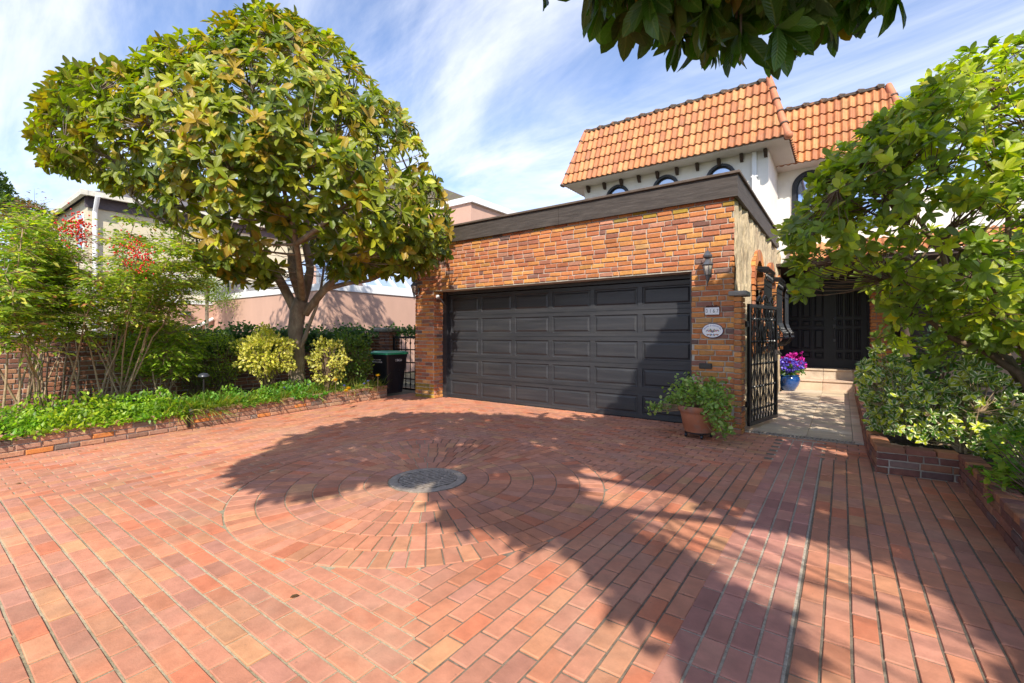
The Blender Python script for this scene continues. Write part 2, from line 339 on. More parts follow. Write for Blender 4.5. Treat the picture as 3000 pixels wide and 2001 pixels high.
mat('pale_joint', (.44, .39, .31), .95, nscale=60, namt=.4, bump=.5, bscale=160)
mat('timber', (.055, .043, .036), .7, nscale=5, namt=.45, bump=.5, bscale=16, stretch=(1, 1, 12), bdist=.006, col2=(.085, .07, .06), c2scale=3, c2lo=.4, c2hi=.7)
mat('timber_cap', (.11, .08, .06), .8, nscale=7, namt=.4, bump=.4, bscale=20)
mat('door_paint', (.028, .029, .034), .42, nscale=4, namt=.25, bump=.22, bscale=30, stretch=(.25, 1, 5), bdist=.004, col2=(.040, .040, .044), c2scale=3, rvar=.08)
m_ = MATS['door_paint']; t_ = m_.node_tree; b_ = t_.nodes['Principled BSDF']; src = b_.inputs['Base Color'].links[0].from_socket; c_ = NN(t_, 'ShaderNodeTexCoord'); n_ = NN(t_, 'ShaderNodeTexNoise'); n_.inputs['Scale'].default_value = 2.2; n_.inputs['Detail'].default_value = 9; n_.inputs['Roughness'].default_value = .75; p_ = NN(t_, 'ShaderNodeMapping'); p_.inputs['Scale'].default_value = (1, 1, 3); t_.links.new(c_.outputs['Object'], p_.inputs[0]); t_.links.new(p_.outputs[0], n_.inputs['Vector'])
r_ = NN(t_, 'ShaderNodeMapRange'); r_.inputs[1].default_value = .5; r_.inputs[2].default_value = .75; r_.inputs[4].default_value = .55; t_.links.new(n_.outputs[0], r_.inputs[0]); x_ = NN(t_, 'ShaderNodeMix', data_type='RGBA'); t_.links.new(r_.outputs[0], x_.inputs[0]); t_.links.new(src, x_.inputs[6]); x_.inputs[7].default_value = (.055, .052, .05, 1); t_.links.new(x_.outputs[2], b_.inputs['Base Color'])
mat('entry_paint', (.016, .017, .026), .35, nscale=6, namt=.2, bump=.1, bscale=40)
mat('black_iron', (.008, .008, .009), .3, nscale=30, namt=.3, bump=.15, bscale=120, spec=.6)
mat('grey_iron', (.34, .28, .23), .85, nscale=20, namt=.35, bump=.4, bscale=120, spec=.25)
mat('dark_void', (.01, .01, .01), .9, bump=0)
mat('stone_side', (.56, .44, .28), .95, nscale=4, namt=.4, bump=.9, bscale=12, stretch=(2.4, 2.4, .7), bdist=.04, col2=(.24, .16, .10), c2scale=2.5, c2lo=.5, c2hi=.72)
mat('white_stucco', (.78, .74, .68), .9, nscale=3, namt=.06, bump=.35, bscale=45, bdist=.008)
mat('cream_stucco', (.60, .53, .38), .9, nscale=2, namt=.08, bump=.4, bscale=30)
mat('pink_stucco', (.56, .345, .26), .9, nscale=1.5, namt=.07, bump=.3, bscale=40, stretch=(1, 1, .4))
mat('white_paint', (.8, .8, .8), .5, nscale=5, namt=.04, bump=0)
mat('soffit', (.60, .56, .52), .7, nscale=5, namt=.05, bump=0)
mat('tile', attr=True, rough=.65, nscale=9, namt=.22, bump=.25, bscale=60, col2=(.26, .14, .075), c2scale=6, c2lo=.52, c2hi=.85)
mat('tile_moss', (.085, .065, .05), .95, nscale=18, namt=.5, bump=.8, bscale=40, bdist=.02, col2=(.25, .12, .06), c2scale=9)
mat('bracket_wood', (.05, .028, .018), .7)
mat('window_frame', (.018, .019, .024), .4, bump=0)
mat('glass', (.40, .50, .66), .05, namt=.1, nscale=2, bump=0, metal=.75)
mat('sky_glass', (.30, .40, .55), .12, namt=.1, nscale=1, bump=0, spec=.9)
mat('shingle', (.13, .12, .125), .9, nscale=20, namt=.3, bump=.6, bscale=12, stretch=(1, 1, 6))
mat('old_shingle', (.12, .10, .075), .95, nscale=20, namt=.4, bump=.7, bscale=14, stretch=(1, 1, 6), col2=(.14, .15, .06), c2scale=3)
mat('dark_trim', (.09, .07, .08), .7)
mat('concrete', (.30, .28, .25), .95, nscale=12, namt=.35, bump=.7, bscale=50, col2=(.12, .12, .08), c2scale=4)
mat('travertine', attr=True, rough=.55, nscale=6, namt=.14, bump=.12, bscale=40, stretch=(1, 3, 1), col2=(.30, .22, .15), c2scale=1.6, c2lo=.52, c2hi=.8, rvar=.12)
mat('terracotta', (.42, .15, .075), .8, nscale=7, namt=.2, bump=.25, bscale=60, col2=(.34, .18, .13), c2scale=5)
mat('blue_glaze', (.012, .06, .22), .12, nscale=5, namt=.35, bump=.05, bscale=20, coat=.6)
mat('soil', (.055, .04, .028), .95, nscale=14, namt=.5, bump=1, bscale=35, bdist=.03)
mat('earth', (.09, .085, .05), .95, nscale=2, namt=.4, bump=.6, bscale=8)
mat('bark', (.20, .15, .105), .85, nscale=12, namt=.4, bump=.8, bscale=18, stretch=(1, 1, .5), bdist=.02, col2=(.34, .30, .22), c2scale=4, c2lo=.5, c2hi=.7)
mat('twig', (.15, .10, .06), .85, nscale=20, namt=.3, bump=.3)
mat('cane', (.34, .24, .14), .8, nscale=20, namt=.35, bump=.4, bscale=60)
mat('bin_plastic', (.014, .016, .022), .38, nscale=12, namt=.2, bump=.06, bscale=150)
mat('green_plastic', (.02, .30, .13), .4, nscale=8, namt=.1, bump=.03)
mat('white_mark', (.8, .8, .8), .6, bump=0, namt=0.02)
mat('lantern_metal', (.12, .125, .14), .45, metal=.5, nscale=30, namt=.3, bump=.2, bscale=80)
mat('lantern_glass', (.55, .5, .42), .25, nscale=20, namt=.15, bump=.2, bscale=90)
mat('dark_fence', (.05, .035, .03), .8, nscale=6, namt=.4, bump=.4)
mat('ceramic', (.82, .82, .86), .15, nscale=40, namt=.04, bump=0, coat=.4)
mat('ceramic_col', attr=True, rough=.15, nscale=80, namt=.25, bump=0, coat=.4)
mat('ink', (.012, .012, .015), .4, bump=0)
mat('blue_ink', (.03, .05, .35), .3, bump=0)
leafmat('leaf_magnolia', under=(.30, .17, .04), umix=.4, rough=.36, trans=.3, spec=.45, tcol=(.40, .52, .05))
leafmat('leaf_magnolia_shaded', under=(.13, .12, .03), umix=.5, rough=.3, trans=.34, spec=.5, tcol=(.36, .55, .05))  # copy of leaf_magnolia with the overhang's shade put into the underside colour
leafmat('leaf_rhodo', under=(.20, .22, .06), umix=.5, rough=.33, trans=.38)
leafmat('leaf_small', under=(.16, .2, .06), umix=.3, rough=.45, trans=.38, vein=0)
leafmat('leaf_variegated', under=(.3, .33, .15), umix=.3, rough=.35, trans=.25, edge=(.80, .80, .50), vein=0)
leafmat('leaf_gold', under=(.4, .4, .1), umix=.2, rough=.4, trans=.3, edge=(.88, .78, .22), vein=0)
leafmat('petal', under=(.5, .3, .5), umix=0, rough=.6, trans=.3, tcol=(.25, .25, .25), vein=0)

# ---------------------------------------------------------------- ground
g_ = MB(); g_.quad((-400, -400, -.09), (400, -400, -.09), (400, 600, -.09), (-400, 600, -.09)); tag(g_.build('ground', M['earth']), kind='structure')

# ---- driveway of clay pavers: log-cabin zones round six rings of pavers
GC = np.array([-3.0, 2.85]); BW = .101; BLn = .203; RIN = .345; NR = 6; RO = RIN+NR*.2
PV = [(.51, .218, .135), (.54, .22, .125), (.49, .22, .145), (.54, .245, .135), (.475, .215, .15), (.55, .27, .14), (.54, .185, .10)]
PVP = [.28, .22, .2, .10, .09, .03, .08]
LX0, LX1 = -7.05, -7.56       # planter front line
def leftx(y): return -7.04-(y-.69)*.094
def region(x, y): return x > leftx(y)-.05 and x < .9 and y > -2.6 and y < 6.78 and not (x > .28 and y > 5.5) and not (x > -1.14 and y > 6.65)
dm = MB()
def clip(poly, nx, ny, c):   # keep nx*x+ny*y >= c
    outp = []; n = len(poly)
    for i in range(n):
        a = poly[i]; b = poly[(i+1) % n]; da = nx*a[0]+ny*a[1]-c; db = nx*b[0]+ny*b[1]-c
        if da >= 0: outp.append(a)
        if da*db < 0: t = da/(da-db); outp.append((a[0]+(b[0]-a[0])*t, a[1]+(b[1]-a[1])*t))
    return outp
def paver(poly, col, b=.005):
    c = np.mean(poly, axis=0); n = len(poly)
    if n < 3: return
    z = random.uniform(-.0015, .0015); tx, ty = random.gauss(0, .006), random.gauss(0, .006)
    A = []; B = []; C = []
    for p in poly:
        d = np.array(p)-c; L = max(np.linalg.norm(d), 1e-6); q = c+d*(1-b*1.3/L)
        zz_ = z+tx*d[0]+ty*d[1]
        A.append((q[0], q[1], zz_)); B.append((p[0], p[1], zz_-b*.7)); C.append((p[0], p[1], -.014))
    dm.add(A+B+C, [tuple(range(n))]+[(n+i, n+(i+1) % n, (i+1) % n, i) for i in range(n)]+[(2*n+i, 2*n+(i+1) % n, n+(i+1) % n, n+i) for i in range(n)], col)
def rpaver(x0, y0, x1, y1, col=None, skipband=True):
    cx_, cy_ = (x0+x1)/2, (y0+y1)/2
    if not region(cx_, cy_): return
    if skipband and -.60 < cx_ < -.18 and cy_ < 6.62: return
    jj = .0015; P = [(x0+random.uniform(-jj, jj), y0+random.uniform(-jj, jj)), (x1+random.uniform(-jj, jj), y0+random.uniform(-jj, jj)), (x1+random.uniform(-jj, jj), y1+random.uniform(-jj, jj)), (x0+random.uniform(-jj, jj), y1+random.uniform(-jj, jj))]
    d = np.array([cx_, cy_])-GC; r = np.linalg.norm(d)
    if r < RO+.3:
        if r < RO-.15: return
        nn = d/r; P = clip(P, nn[0], nn[1], nn@GC+RO+.006)
        if len(P) < 3: return
        ar = .5*abs(sum(P[i][0]*P[(i+1) % len(P)][1]-P[(i+1) % len(P)][0]*P[i][1] for i in range(len(P))))
        if ar < .0025: return
    paver(P, col or rcol(PV, PVP, .07))
for k in range(0, 115):
    a0, a1 = k*BW, (k+1)*BW; g1 = .0055; off = (k % 2)*BLn/2
    def cuts(lo, hi):
        xs = [lo]; s0 = math.ceil((lo-off+.03)/BLn)*BLn+off
        while s0 < hi-.03: xs.append(s0); s0 += BLn
        xs.append(hi); return zip(xs[:-1], xs[1:])
    je = .0045
    for p, q in cuts(-a1, a0): rpaver(GC[0]+p+je, GC[1]-a1+g1, GC[0]+q-je, GC[1]-a0-g1)       # near zone
    for p, q in cuts(-a0, a1): rpaver(GC[0]+p+je, GC[1]+a0+g1, GC[0]+q-je, GC[1]+a1-g1)       # far zone
    for p, q in cuts(-a1, a0): rpaver(GC[0]+a0+g1, GC[1]+p+je, GC[0]+a1-g1, GC[1]+q-je)       # right zone
    for p, q in cuts(-a0, a1): rpaver(GC[0]-a1+g1, GC[1]+p+je, GC[0]-a0-g1, GC[1]+q-je)       # left zone
for r in range(NR):
    r0 = RIN+r*.2+.0035; r1 = RIN+(r+1)*.2-.0035; n = int(round(2*math.pi*(r0+.1)/.1)); ph = random.random()
    for i in range(n):
        a = 2*math.pi*(i+ph)/n; b = 2*math.pi*(i+1+ph)/n; ga = .0045/((r0+r1)/2); a += ga; b -= ga
        P = [(GC[0]+rr*math.cos(t), GC[1]+rr*math.sin(t)) for rr, t in ((r0, a), (r1, a), (r1, b), (r0, b))]
        paver(P, rcol(PV, PVP, .1))
for c in range(4):   # the mauve band, stack bonded
    for k in range(47):
        y0 = -2.6+k*.203; x0 = -.59+c*.1015
        if y0+.2 > 6.66: continue
        paver([(x0+.006, y0+.005), (x0+.0955, y0+.005), (x0+.0955, y0+.198), (x0+.006, y0+.198)], rcol([(.47, .215, .165), (.50, .23, .172), (.44, .20, .16)], [1, 1, 1], .08))
tag(dm.build('driveway', M['paver']), kind='structure')
js = MB(); jz = -.0065; jx0, jx1, jy0, jy1 = -7.7, -.6, -2.7, 6.655
an = sorted(list(np.linspace(-math.pi, math.pi, 49)[:-1])+[math.atan2(y-GC[1], x-GC[0]) for x in (jx0, jx1) for y in (jy0, jy1)])
def jout(a):
    c, s_ = math.cos(a), math.sin(a); t = min(((jx1 if c > 0 else jx0)-GC[0])/c if abs(c) > 1e-9 else 1e9, ((jy1 if s_ > 0 else jy0)-GC[1])/s_ if abs(s_) > 1e-9 else 1e9); return (GC[0]+c*t, GC[1]+s_*t, jz)
for a, c in zip(an, an[1:]+[an[0]+2*math.pi]): js.quad((GC[0]+.3*math.cos(a), GC[1]+.3*math.sin(a), jz), jout(a), jout(c), (GC[0]+.3*math.cos(c), GC[1]+.3*math.sin(c), jz), mi=(2 if -.25*math.pi < (a+c)/2 < .75*math.pi else 0))
js.quad((-7.7, 6.655, jz), (-1.12, 6.655, jz), (-1.12, 6.85, jz), (-7.7, 6.85, jz), mi=2)
js.quad((-.6, -2.7, jz), (-.178, -2.7, jz), (-.178, 6.655, jz), (-.6, 6.655, jz), mi=1); js.quad((-.178, -2.7, jz), (1.2, -2.7, jz), (1.2, 6.655, jz), (-.178, 6.655, jz), mi=2)
tag(js.build('driveway_joints', [M['joint_sand'], M['pale_joint'], M['joint_dark']]), kind='structure')
ap = MB(); ap.quad((-30, -30, -.05), (30, -30, -.05), (30, -2.6, -.05), (-30, -2.6, -.05)); tag(ap.build('road', mat('asphalt', (.05, .05, .05), .9, bscale=80)), kind='structure')

# ---- round drain grate
dg = MB()
dg.lathe([(0, -.151), (.33, -.15), (.33, -.02), (.335, .001), (.325, .004), (.262, .004), (.258, -.14), (0, -.14)], (GC[0], GC[1], 0), 48)
dt = thing('drain_grate', 'round cast iron drain grate at the centre of the ringed brick paving', 'drain', (GC[0], GC[1], 0))
dg.build('rim', M['grey_iron'], dt, smooth=30)
gb = MB(); ang = R_(74); ca, sa = math.cos(ang), math.sin(ang)
def gp(u, v, z): return (GC[0]+u*ca-v*sa, GC[1]+u*sa+v*ca, z)
for i in range(-6, 7):
    v = i*.042; L = math.sqrt(max(0, .255**2-v*v))
    gb.add([gp(-L, v-.0105, -.004), gp(L, v-.0105, -.004), gp(L, v+.0105, -.004), gp(-L, v+.0105, -.004), gp(-L, v-.0105, .003), gp(L, v-.0105, .003), gp(L, v+.0105, .003), gp(-L, v+.0105, .003)],
           [(4, 5, 6, 7), (0, 1, 5, 4), (1, 2, 6, 5), (2, 3, 7, 6), (3, 0, 4, 7)])
    o_ = (i*.065) % .16
    u = -L+o_
    while u < L:
        gb.add([gp(u-.011, v+.0095, .002), gp(u+.011, v+.0095, .002), gp(u+.011, v+.0325, .002), gp(u-.011, v+.0325, .002)], [(0, 1, 2, 3)]); u += .16
gb.build('grille', M['grey_iron'], dt)
vd = MB(); vd.quad(*[(GC[0]+.257*math.cos(t), GC[1]+.257*math.sin(t), -.135) for t in np.linspace(0, 2*math.pi, 40)[:-1]]); vd.build('sump', M['dark_void'], dt)

# ---- walkway of travertine, steps, channel drain
PX0, PX1 = -1.12, .22
pw = MB(); TC = [(.68, .54, .38), (.61, .48, .34), (.72, .60, .46), (.66, .48, .36), (.56, .44, .31)]
y = 6.88
cols_x = [PX0, -.93, -.37, .1]
while y < 12.6:
    for i in range(3):
        x0 = cols_x[i]; x1 = cols_x[i+1]; c = rcol(TC, [1]*5, .06)
        pw.bbox((x0+.002, y+.002, -.03), (x1-.002, min(y+.2, 12.7)-.002, random.uniform(.004, .006)), .003, c)
    pw.bbox((.104, y+.002, -.03), (PX1, y+.198, .006), .003, rcol(TC, [1]*5, .06)); y += .2
tag(pw.build('path', M['travertine']), kind='structure')
gj = MB(); gj.quad((PX0-.1, 6.8, -.02), (.35, 6.8, -.02), (.35, 12.7, -.02), (PX0-.1, 12.7, -.02)); tag(gj.build('path_bed', M['mortar']), kind='structure')
st = thing('entry_steps', 'two pale travertine steps up to the dark front door', 'steps', (-.4, 12.7, 0))
for k, (y0, z1) in enumerate(((12.6, .235), (12.95, .47))):
    s_ = MB(); xs = [-1.5, -.93, -.37, .19, .75]
    for i in range(4):
        c = rcol(TC, [1]*5, .05); s_.bbox((xs[i]+.002, y0+.03, 0 if k == 0 else .2), (xs[i+1]-.002, y0+1.0, z1-.045), .004, c); s_.bbox((xs[i]+.002, y0, z1-.043), (xs[i+1]-.002, y0+1.0, z1), .008, rcol(TC, [1]*5, .05))
    s_.build('step', M['travertine'], st)
cd = thing('channel_drain', 'narrow dark slotted channel drain where brick paving meets the pale path', 'drain', (-.45, 6.72, 0))
c_ = MB(); c_.box((-1.1, 6.66, -.1), (.12, 6.8, -.06)); c_.build('channel', M['dark_void'], cd)
c_ = MB(); x = -1.09
c_.box((-1.1, 6.655, -.01), (.12, 6.675, .005)); c_.box((-1.1, 6.785, -.01), (.12, 6.805, .005))
while x < .1: c_.box((x, 6.675, -.01), (x+.022, 6.785, .004)); x += .042
c_.build('grille', M['grey_iron'], cd)

# ---------------------------------------------------------------- garage
BY = 6.46; GX0, GX1 = -7.16, -1.135; OX0, OX1, OZ = -6.63, -1.665, 2.15
G = thing('brick_garage', 'flat-roofed orange brick garage with a wide black panelled door', 'garage', (-4.2, 6.5, 0))
mb = MB()
brick_wall(mb, (GX0, BY, 0), (1, 0, 0), (0, -1, 0), GX1-GX0, 3.1, holes=[(OX0-GX0, OX1-GX0, -1, OZ)], moss=lambda z, a: .7 if (z < .22 and a < 1) else (.15 if z > 2.95 else 0))
brick_wall(mb, (OX0, BY, 0), (0, 1, 0), (1, 0, 0), .33, OZ, bl=.16)
brick_wall(mb, (GX0, BY+1.2, 0), (0, -1, 0), (-1, 0, 0), 1.2, 3.1)
# lower pier corner, proud to the right
brick_wall(mb, (GX1, BY-.005, 0), (1, 0, 0), (0, -1, 0), .085, 1.78, bl=.3)
brick_wall(mb, (-1.055, BY, 0), (0, 1, 0), (1, 0, 0), .22, 1.78, bl=.22)
ox = OX0
mb.build('brickwork', M['brick'], G)
mm_ = MB(); y1_ = 11.85
mm_.box((GX0+.004, BY, -.02), (OX0-.002, BY+.36, OZ)); mm_.box((OX1+.002, BY, -.02), (-1.16, BY+.36, OZ)); mm_.box((GX0+.004, BY, OZ), (-1.16, BY+.36, 3.12))
mm_.box((-1.158, BY+.002, 0), (-1.067, BY+.215, 1.78)); mm_.box((GX0+.003, BY+.36, -.02), (GX0+.2, y1_, 3.12)); mm_.box((GX0+.2, y1_-.2, 0), (-1.35, y1_, 3.12))
mm_.build('mortar', M['mortar'], G)
# stone-faced side wall with three arched openings
sw = MB(); X0 = -1.16; YS = BY+.365; AR = [(8.35, .43), (9.98, .43), (11.33, .33)]; ZS = 2.05
N_y, N_z = 170, 84
def sx_(y, z): return X0+.02+.05*mno.fractal(Vector((y*4.0, z*1.3, 3.1)), 1.0, 2.1, 4)+.02*abs(mno.noise(Vector((y*11, z*4.5, 9.0))))
grid = [[(sx_(YS+(y1_-YS)*i/N_y, 3.12*j/N_z), YS-.36+(y1_-YS+.28)*i/N_y, 3.12*j/N_z) for j in range(N_z+1)] for i in range(N_y+1)]
vs = [p for r in grid for p in r]; fs = []
def inarch(y, z): return any((abs(y-c) < h and z < ZS and z > .95) or (z >= ZS and (y-c)**2+(z-ZS)**2 < h*h) for c, h in AR)
for i in range(N_y):
    for j in range(N_z):
        p = grid[i][j]
        if not inarch(p[1]+.015, p[2]+.02): fs.append((i*(N_z+1)+j, (i+1)*(N_z+1)+j, (i+1)*(N_z+1)+j+1, i*(N_z+1)+j+1))
sw.add(vs, fs); sw.box((X0-.02, y1_-.1, 0), (X0, y1_, 3.12)); sw.build('stone_wall', M['stone_side'], G, smooth=35)
for c, h in AR:   # brick surrounds
    ab = MB()
    for sgn in (-1, 1):
        z = .95
        while z < ZS-.02:
            y0 = c+sgn*(h+.09)-.085; one_brick(ab, (X0+.045, y0, z), (0, 1, 0), (0, 0, 1), (1, 0, 0), .17, .066, .03); z += .078
    n = max(9, int(math.pi*(h+.09)/.082))
    for i in range(n):
        a0 = math.pi*i/n+.01; a1 = math.pi*(i+1)/n-.01; ri, ro = h+.003, h+.18
        vv = [(X0+.078, c+r*math.cos(a), ZS+r*math.sin(a)) for r, a in ((ri, a0), (ro, a0), (ro, a1), (ri, a1))]; vb = [(X0-.02, b_, c2_) for _, b_, c2_ in vv]
        ab.add(vv+vb, [(0, 1, 2, 3)]+[(4+k, 4+(k+1) % 4, (k+1) % 4, k) for k in range(4)], rcol())
    ab.build('arch_surround', M['brick'], G)
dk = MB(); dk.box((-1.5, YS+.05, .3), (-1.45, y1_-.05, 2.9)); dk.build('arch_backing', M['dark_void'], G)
ld = MB(); ld.bbox((-1.2, BY-.05, 1.785), (-.98, BY+.24, 1.85), .012); ld.build('stone_ledge', M['concrete'], G)
# fascia and roof
fa = MB(); FX = -1.085
fa.box((GX0-.1, BY-.065, 3.065), (-3.72, BY-.025, 3.345)); fa.box((-3.715, BY-.065, 3.065), (FX, BY-.025, 3.345)); fa.box((FX-.04, BY-.024, 3.065), (FX, y1_-.98, 3.345)); fa.box((GX0-.1, BY-.024, 3.05), (GX0-.06, y1_, 3.345))
fa.build('fascia', M['timber'], G)
fc = MB(); fc.bbox((GX0-.13, BY-.095, 3.348), (FX+.03, BY+.06, 3.385), .006); fc.bbox((FX-.1, BY+.063, 3.348), (FX+.03, y1_-.95, 3.385), .006); fc.bbox((GX0-.13, BY+.063, 3.348), (GX0+.05, y1_, 3.385), .006)
fc.build('roof_capping', M['timber_cap'], G)
rf = MB(); rf.box((GX0-.05, BY-.02, 3.22), (FX-.05, y1_-.02, 3.3)); rf.build('flat_roof', M['old_shingle'], G)
# garage door
DY = BY+.33
fr = MB(); fr.box((OX0+.004, BY+.24, -.01), (OX0+.115, DY+.02, OZ-.002)); fr.box((OX1-.035, BY+.05, -.01), (OX1-.004, DY+.02, OZ-.002)); fr.box((OX0+.117, BY+.27, OZ-.06), (OX1-.037, DY+.02, OZ-.002)); fr.build('door_frame', M['door_paint'], G)
def panelled(mb, o, u, v, n, W, H, cell_u, cell_v, gu, gv, depth=.014, groove=True):
    """surface of W x H with recessed raised panels; cell_u/cell_v lists of (a,b) panel ranges"""
    o, u, v, n = (np.array(a, float) for a in (o, u, v, n)); P = lambda a, b, d=0: tuple(o+u*a+v*b+n*d)
    us = sorted({0, W, *[x for c in cell_u for x in c]}); vs_ = sorted({0, H, *[x for c in cell_v for x in c]})
    for i in range(len(us)-1):
        for j in range(len(vs_)-1):
            a, b, c, d = us[i], us[i+1], vs_[j], vs_[j+1]
            if any(abs(a-x[0]) < 1e-6 for x in cell_u) and any(abs(c-x[0]) < 1e-6 for x in cell_v):
                rings = [(0, 0), (.012, -depth), (.026, -depth), (.05, -.002)]
                pts = []
                for ins, dd in rings: pts += [P(a+ins, c+ins, dd), P(b-ins, c+ins, dd), P(b-ins, d-ins, dd), P(a+ins, d-ins, dd)]
                f = [(12, 13, 14, 15)]
                for k in range(3): f += [(4*k+e, 4*k+(e+1) % 4, 4*k+4+(e+1) % 4, 4*k+4+e) for e in range(4)]
                mb.add(pts, f)
            else: mb.quad(P(a, c), P(b, c), P(b, d), P(a, d))
dx0, dx1 = OX0+.117, OX1-.037; DW = dx1-dx0; SH = (OZ-.075)/5
gd = G
for r in range(5):
    s_ = MB(); pw_ = (DW-.05*2-.075*5)/6; cu = [(.05+i*(pw_+.075), .05+i*(pw_+.075)+pw_) for i in range(6)]
    panelled(s_, (dx0, DY, .008+r*SH), (1, 0, 0), (0, 0, 1), (0, -1, 0), DW, SH-.006, cu, [(.06, SH-.07)], 0, 0)
    s_.box((dx0, DY+.022, .004+r*SH), (dx1, DY+.04, .004+(r+1)*SH))
    o_ = s_.build('door_panel', M['door_paint'], G)
ws = MB(); ws.box((dx0, DY-.012, -.008), (dx1, DY+.01, .012)); ws.build('bottom_seal', M['dark_void'], G)

# lanterns, number, plaque, mail slot, camera
def lantern(name, label, loc, sc=1.0, group='wall lanterns on the brick garage'):
    x, y, z = loc; t = thing(name, label, 'lantern', loc, group)
    b = MB(); b.lathe([(.0, .0), (.012, .0), (.02, .03), (.012, .05), (.03, .06), (.055, .08), (.06, .1), (.02, .16), (.005, .17), (.004, .2), (0, .205)], (x, y-.13*sc, z+.1*sc), 6)
    b.lathe([(.0, 0), (.008, 0), (.014, .03), (.02, .05), (.024, .07), (.03, .1), (.034, .105)], (x, y-.13*sc, z-.16*sc), 6)
    for k in range(6):
        a = 2*math.pi*k/6; b.beam((x+.034*math.cos(a), y-.13*sc+.034*math.sin(a), z-.055), (x+.062*math.cos(a), y-.13*sc+.062*math.sin(a), z+.075), .006, .006)
    b.lathe([(.07, 0), (.075, .006), (.05, .04), (.025, .075), (.012, .11), (.006, .115), (.009, .13), (.003, .145), (0, .15)], (x, y-.13*sc, z+.075), 6)
    b.build('lantern_body', M['lantern_metal'], t)
    gl = MB(); gl.lathe([(.031, -.05), (.058, .073)], (x, y-.13*sc, z), 6); gl.build('glass', M['lantern_glass'], t)
    br = MB(); br.tube(bezier((x, y-.005, z-.02), (x, y-.03, z-.16), (x, y-.13*sc, z-.12), 8), .007, 6); br.bbox((x-.025, y-.014, z-.07), (x+.025, y, z+.05), .004); br.tube([(x, y-.13*sc, z-.2), (x, y-.13*sc, z-.13)], .006, 6)
    br.build('bracket', M['black_iron'], t); return t
lantern('wall_lantern', 'grey six-sided wall lantern above the white house number', (-1.43, BY-.012, 2.12))
lantern('wall_lantern', 'small dark wall lantern high on the left brick pier beside the bin', (-7.05, BY-.012, 2.19))
def text_mesh(name, s, size, mat_, parent, origin, ux, uz, n, ext=.0008, align='CENTER', xs=1.0, shear=0):
    cu = bpy.data.curves.new(name, 'FONT'); cu.body = s; cu.size = size; cu.extrude = ext; cu.align_x = align; cu.align_y = 'CENTER'; cu.shear = shear; cu.resolution_u = 3
    to = bpy.data.objects.new(name+'_tmp', cu); COL.objects.link(to); bpy.context.view_layer.update()
    me = bpy.data.meshes.new_from_object(to.evaluated_get(bpy.context.evaluated_depsgraph_get())); bpy.data.objects.remove(to); bpy.data.curves.remove(cu)
    ux, uz, n = (np.array(a, float) for a in (ux, uz, n)); base = np.array(WL[parent.name]); o_ = np.array(origin, float)
    for v in me.vertices:
        x, y_, z = v.co; v.co = Vector(o_-base+ux*x*xs+uz*y_+n*z)
    me.materials.clear(); me.materials.append(mat_); ob = bpy.data.objects.new(name, me); COL.objects.link(ob); ob.parent = parent; WL[ob.name] = Vector(base); return ob
hn = thing('house_number', 'white tile house number 3167 in an ornate dark metal frame', 'house number', (-1.40, BY-.012, 1.6))
b = MB(); b.bbox((-1.493, BY-.022, 1.545), (-1.307, BY-.002, 1.655), .003); 
for i in range(9):
    x = -1.47+i*.0175; h = .008+.014*abs(math.sin(i*1.1+.6)); b.lathe([(.011, -.01), (.012, 0), (.007, h), (0, h+.004)], (x, BY-.012, 1.656), 8)
b.build('frame', mat('bronze', (.09, .03, .02), .5, metal=.4), hn)
b = MB()
for i in range(4): b.bbox((-1.487+i*.0438, BY-.027, 1.551), (-1.4437+i*.0438, BY-.0215, 1.648), .0012)
b.build('number_tile', M['ceramic'], hn)
b = MB()
for i in range(22):
    for z in (1.556, 1.643): b.box((-1.484+i*.0079, BY-.0278, z-.0018), (-1.4798+i*.0079, BY-.0268, z+.0018))
b.build('tile_border', M['lantern_metal'], hn)
for i, ch in enumerate('3167'): text_mesh('numeral', ch, .07, M['ink'], hn, (-1.465+i*.0438, BY-.0275, 1.5985), (1, 0, 0), (0, 0, 1), (0, -1, 0), xs=.8)
op = thing('ceramic_plaque', 'oval painted ceramic plaque with blue lettering below the house number', 'plaque', (-1.395, BY-.012, 1.34))
def oval(rx, rz, y, z0=1.34, x0=-1.395, n=40): return [(x0+rx*math.cos(t), y, z0+rz*math.sin(t)) for t in np.linspace(0, 2*math.pi, n+1)[:-1]]
b = MB(); o1 = oval(.135, .098, BY-.001); o2 = oval(.135, .098, BY-.020); o3 = oval(.128, .091, BY-.026); n = 40
b.add(o1+o2+o3, [(i, (i+1) % n, n+(i+1) % n, n+i) for i in range(n)]+[(n+i, n+(i+1) % n, 2*n+(i+1) % n, 2*n+i) for i in range(n)]); b.build('rim', mat('blue_rim', (.01, .015, .10), .2, bump=0), op)
b = MB(); b.add(oval(.127, .09, BY-.0265), [tuple(range(40))[::-1]]); b.build('plaque_face', M['ceramic'], op)
b = MB(); pc = [(.03, .08, .4), (.55, .35, .03), (.05, .25, .15), (.4, .04, .08), (.3, .12, .3), (.1, .3, .45), (.05, .05, .06), (.6, .2, .1)]
for i in range(46):
    a = random.uniform(0, math.pi); rr = random.uniform(.1, 1); x = rr*math.cos(a)*.10; z = -.012+rr*math.sin(a)*.045-.035*(1-abs(math.cos(a)))*random.random()
    if random.random() < .35: z = -.07+random.random()*.03; x = random.uniform(-.07, .07)
    for sg in (-1, 1):
        r1, r2 = random.uniform(.004, .011), random.uniform(.004, .010); pp = [(-1.395+sg*x+r1*math.cos(t), BY-.0272-.00001*i, 1.34+z+r2*math.sin(t)) for t in np.linspace(0, 2*math.pi, 8)[:-1]]
        b.add(pp, [tuple(range(7))[::-1]], pc[i % 8])
b.build('painted_flowers', M['ceramic_col'], op)
txt = 'Hacienda di Casa mi Casa'
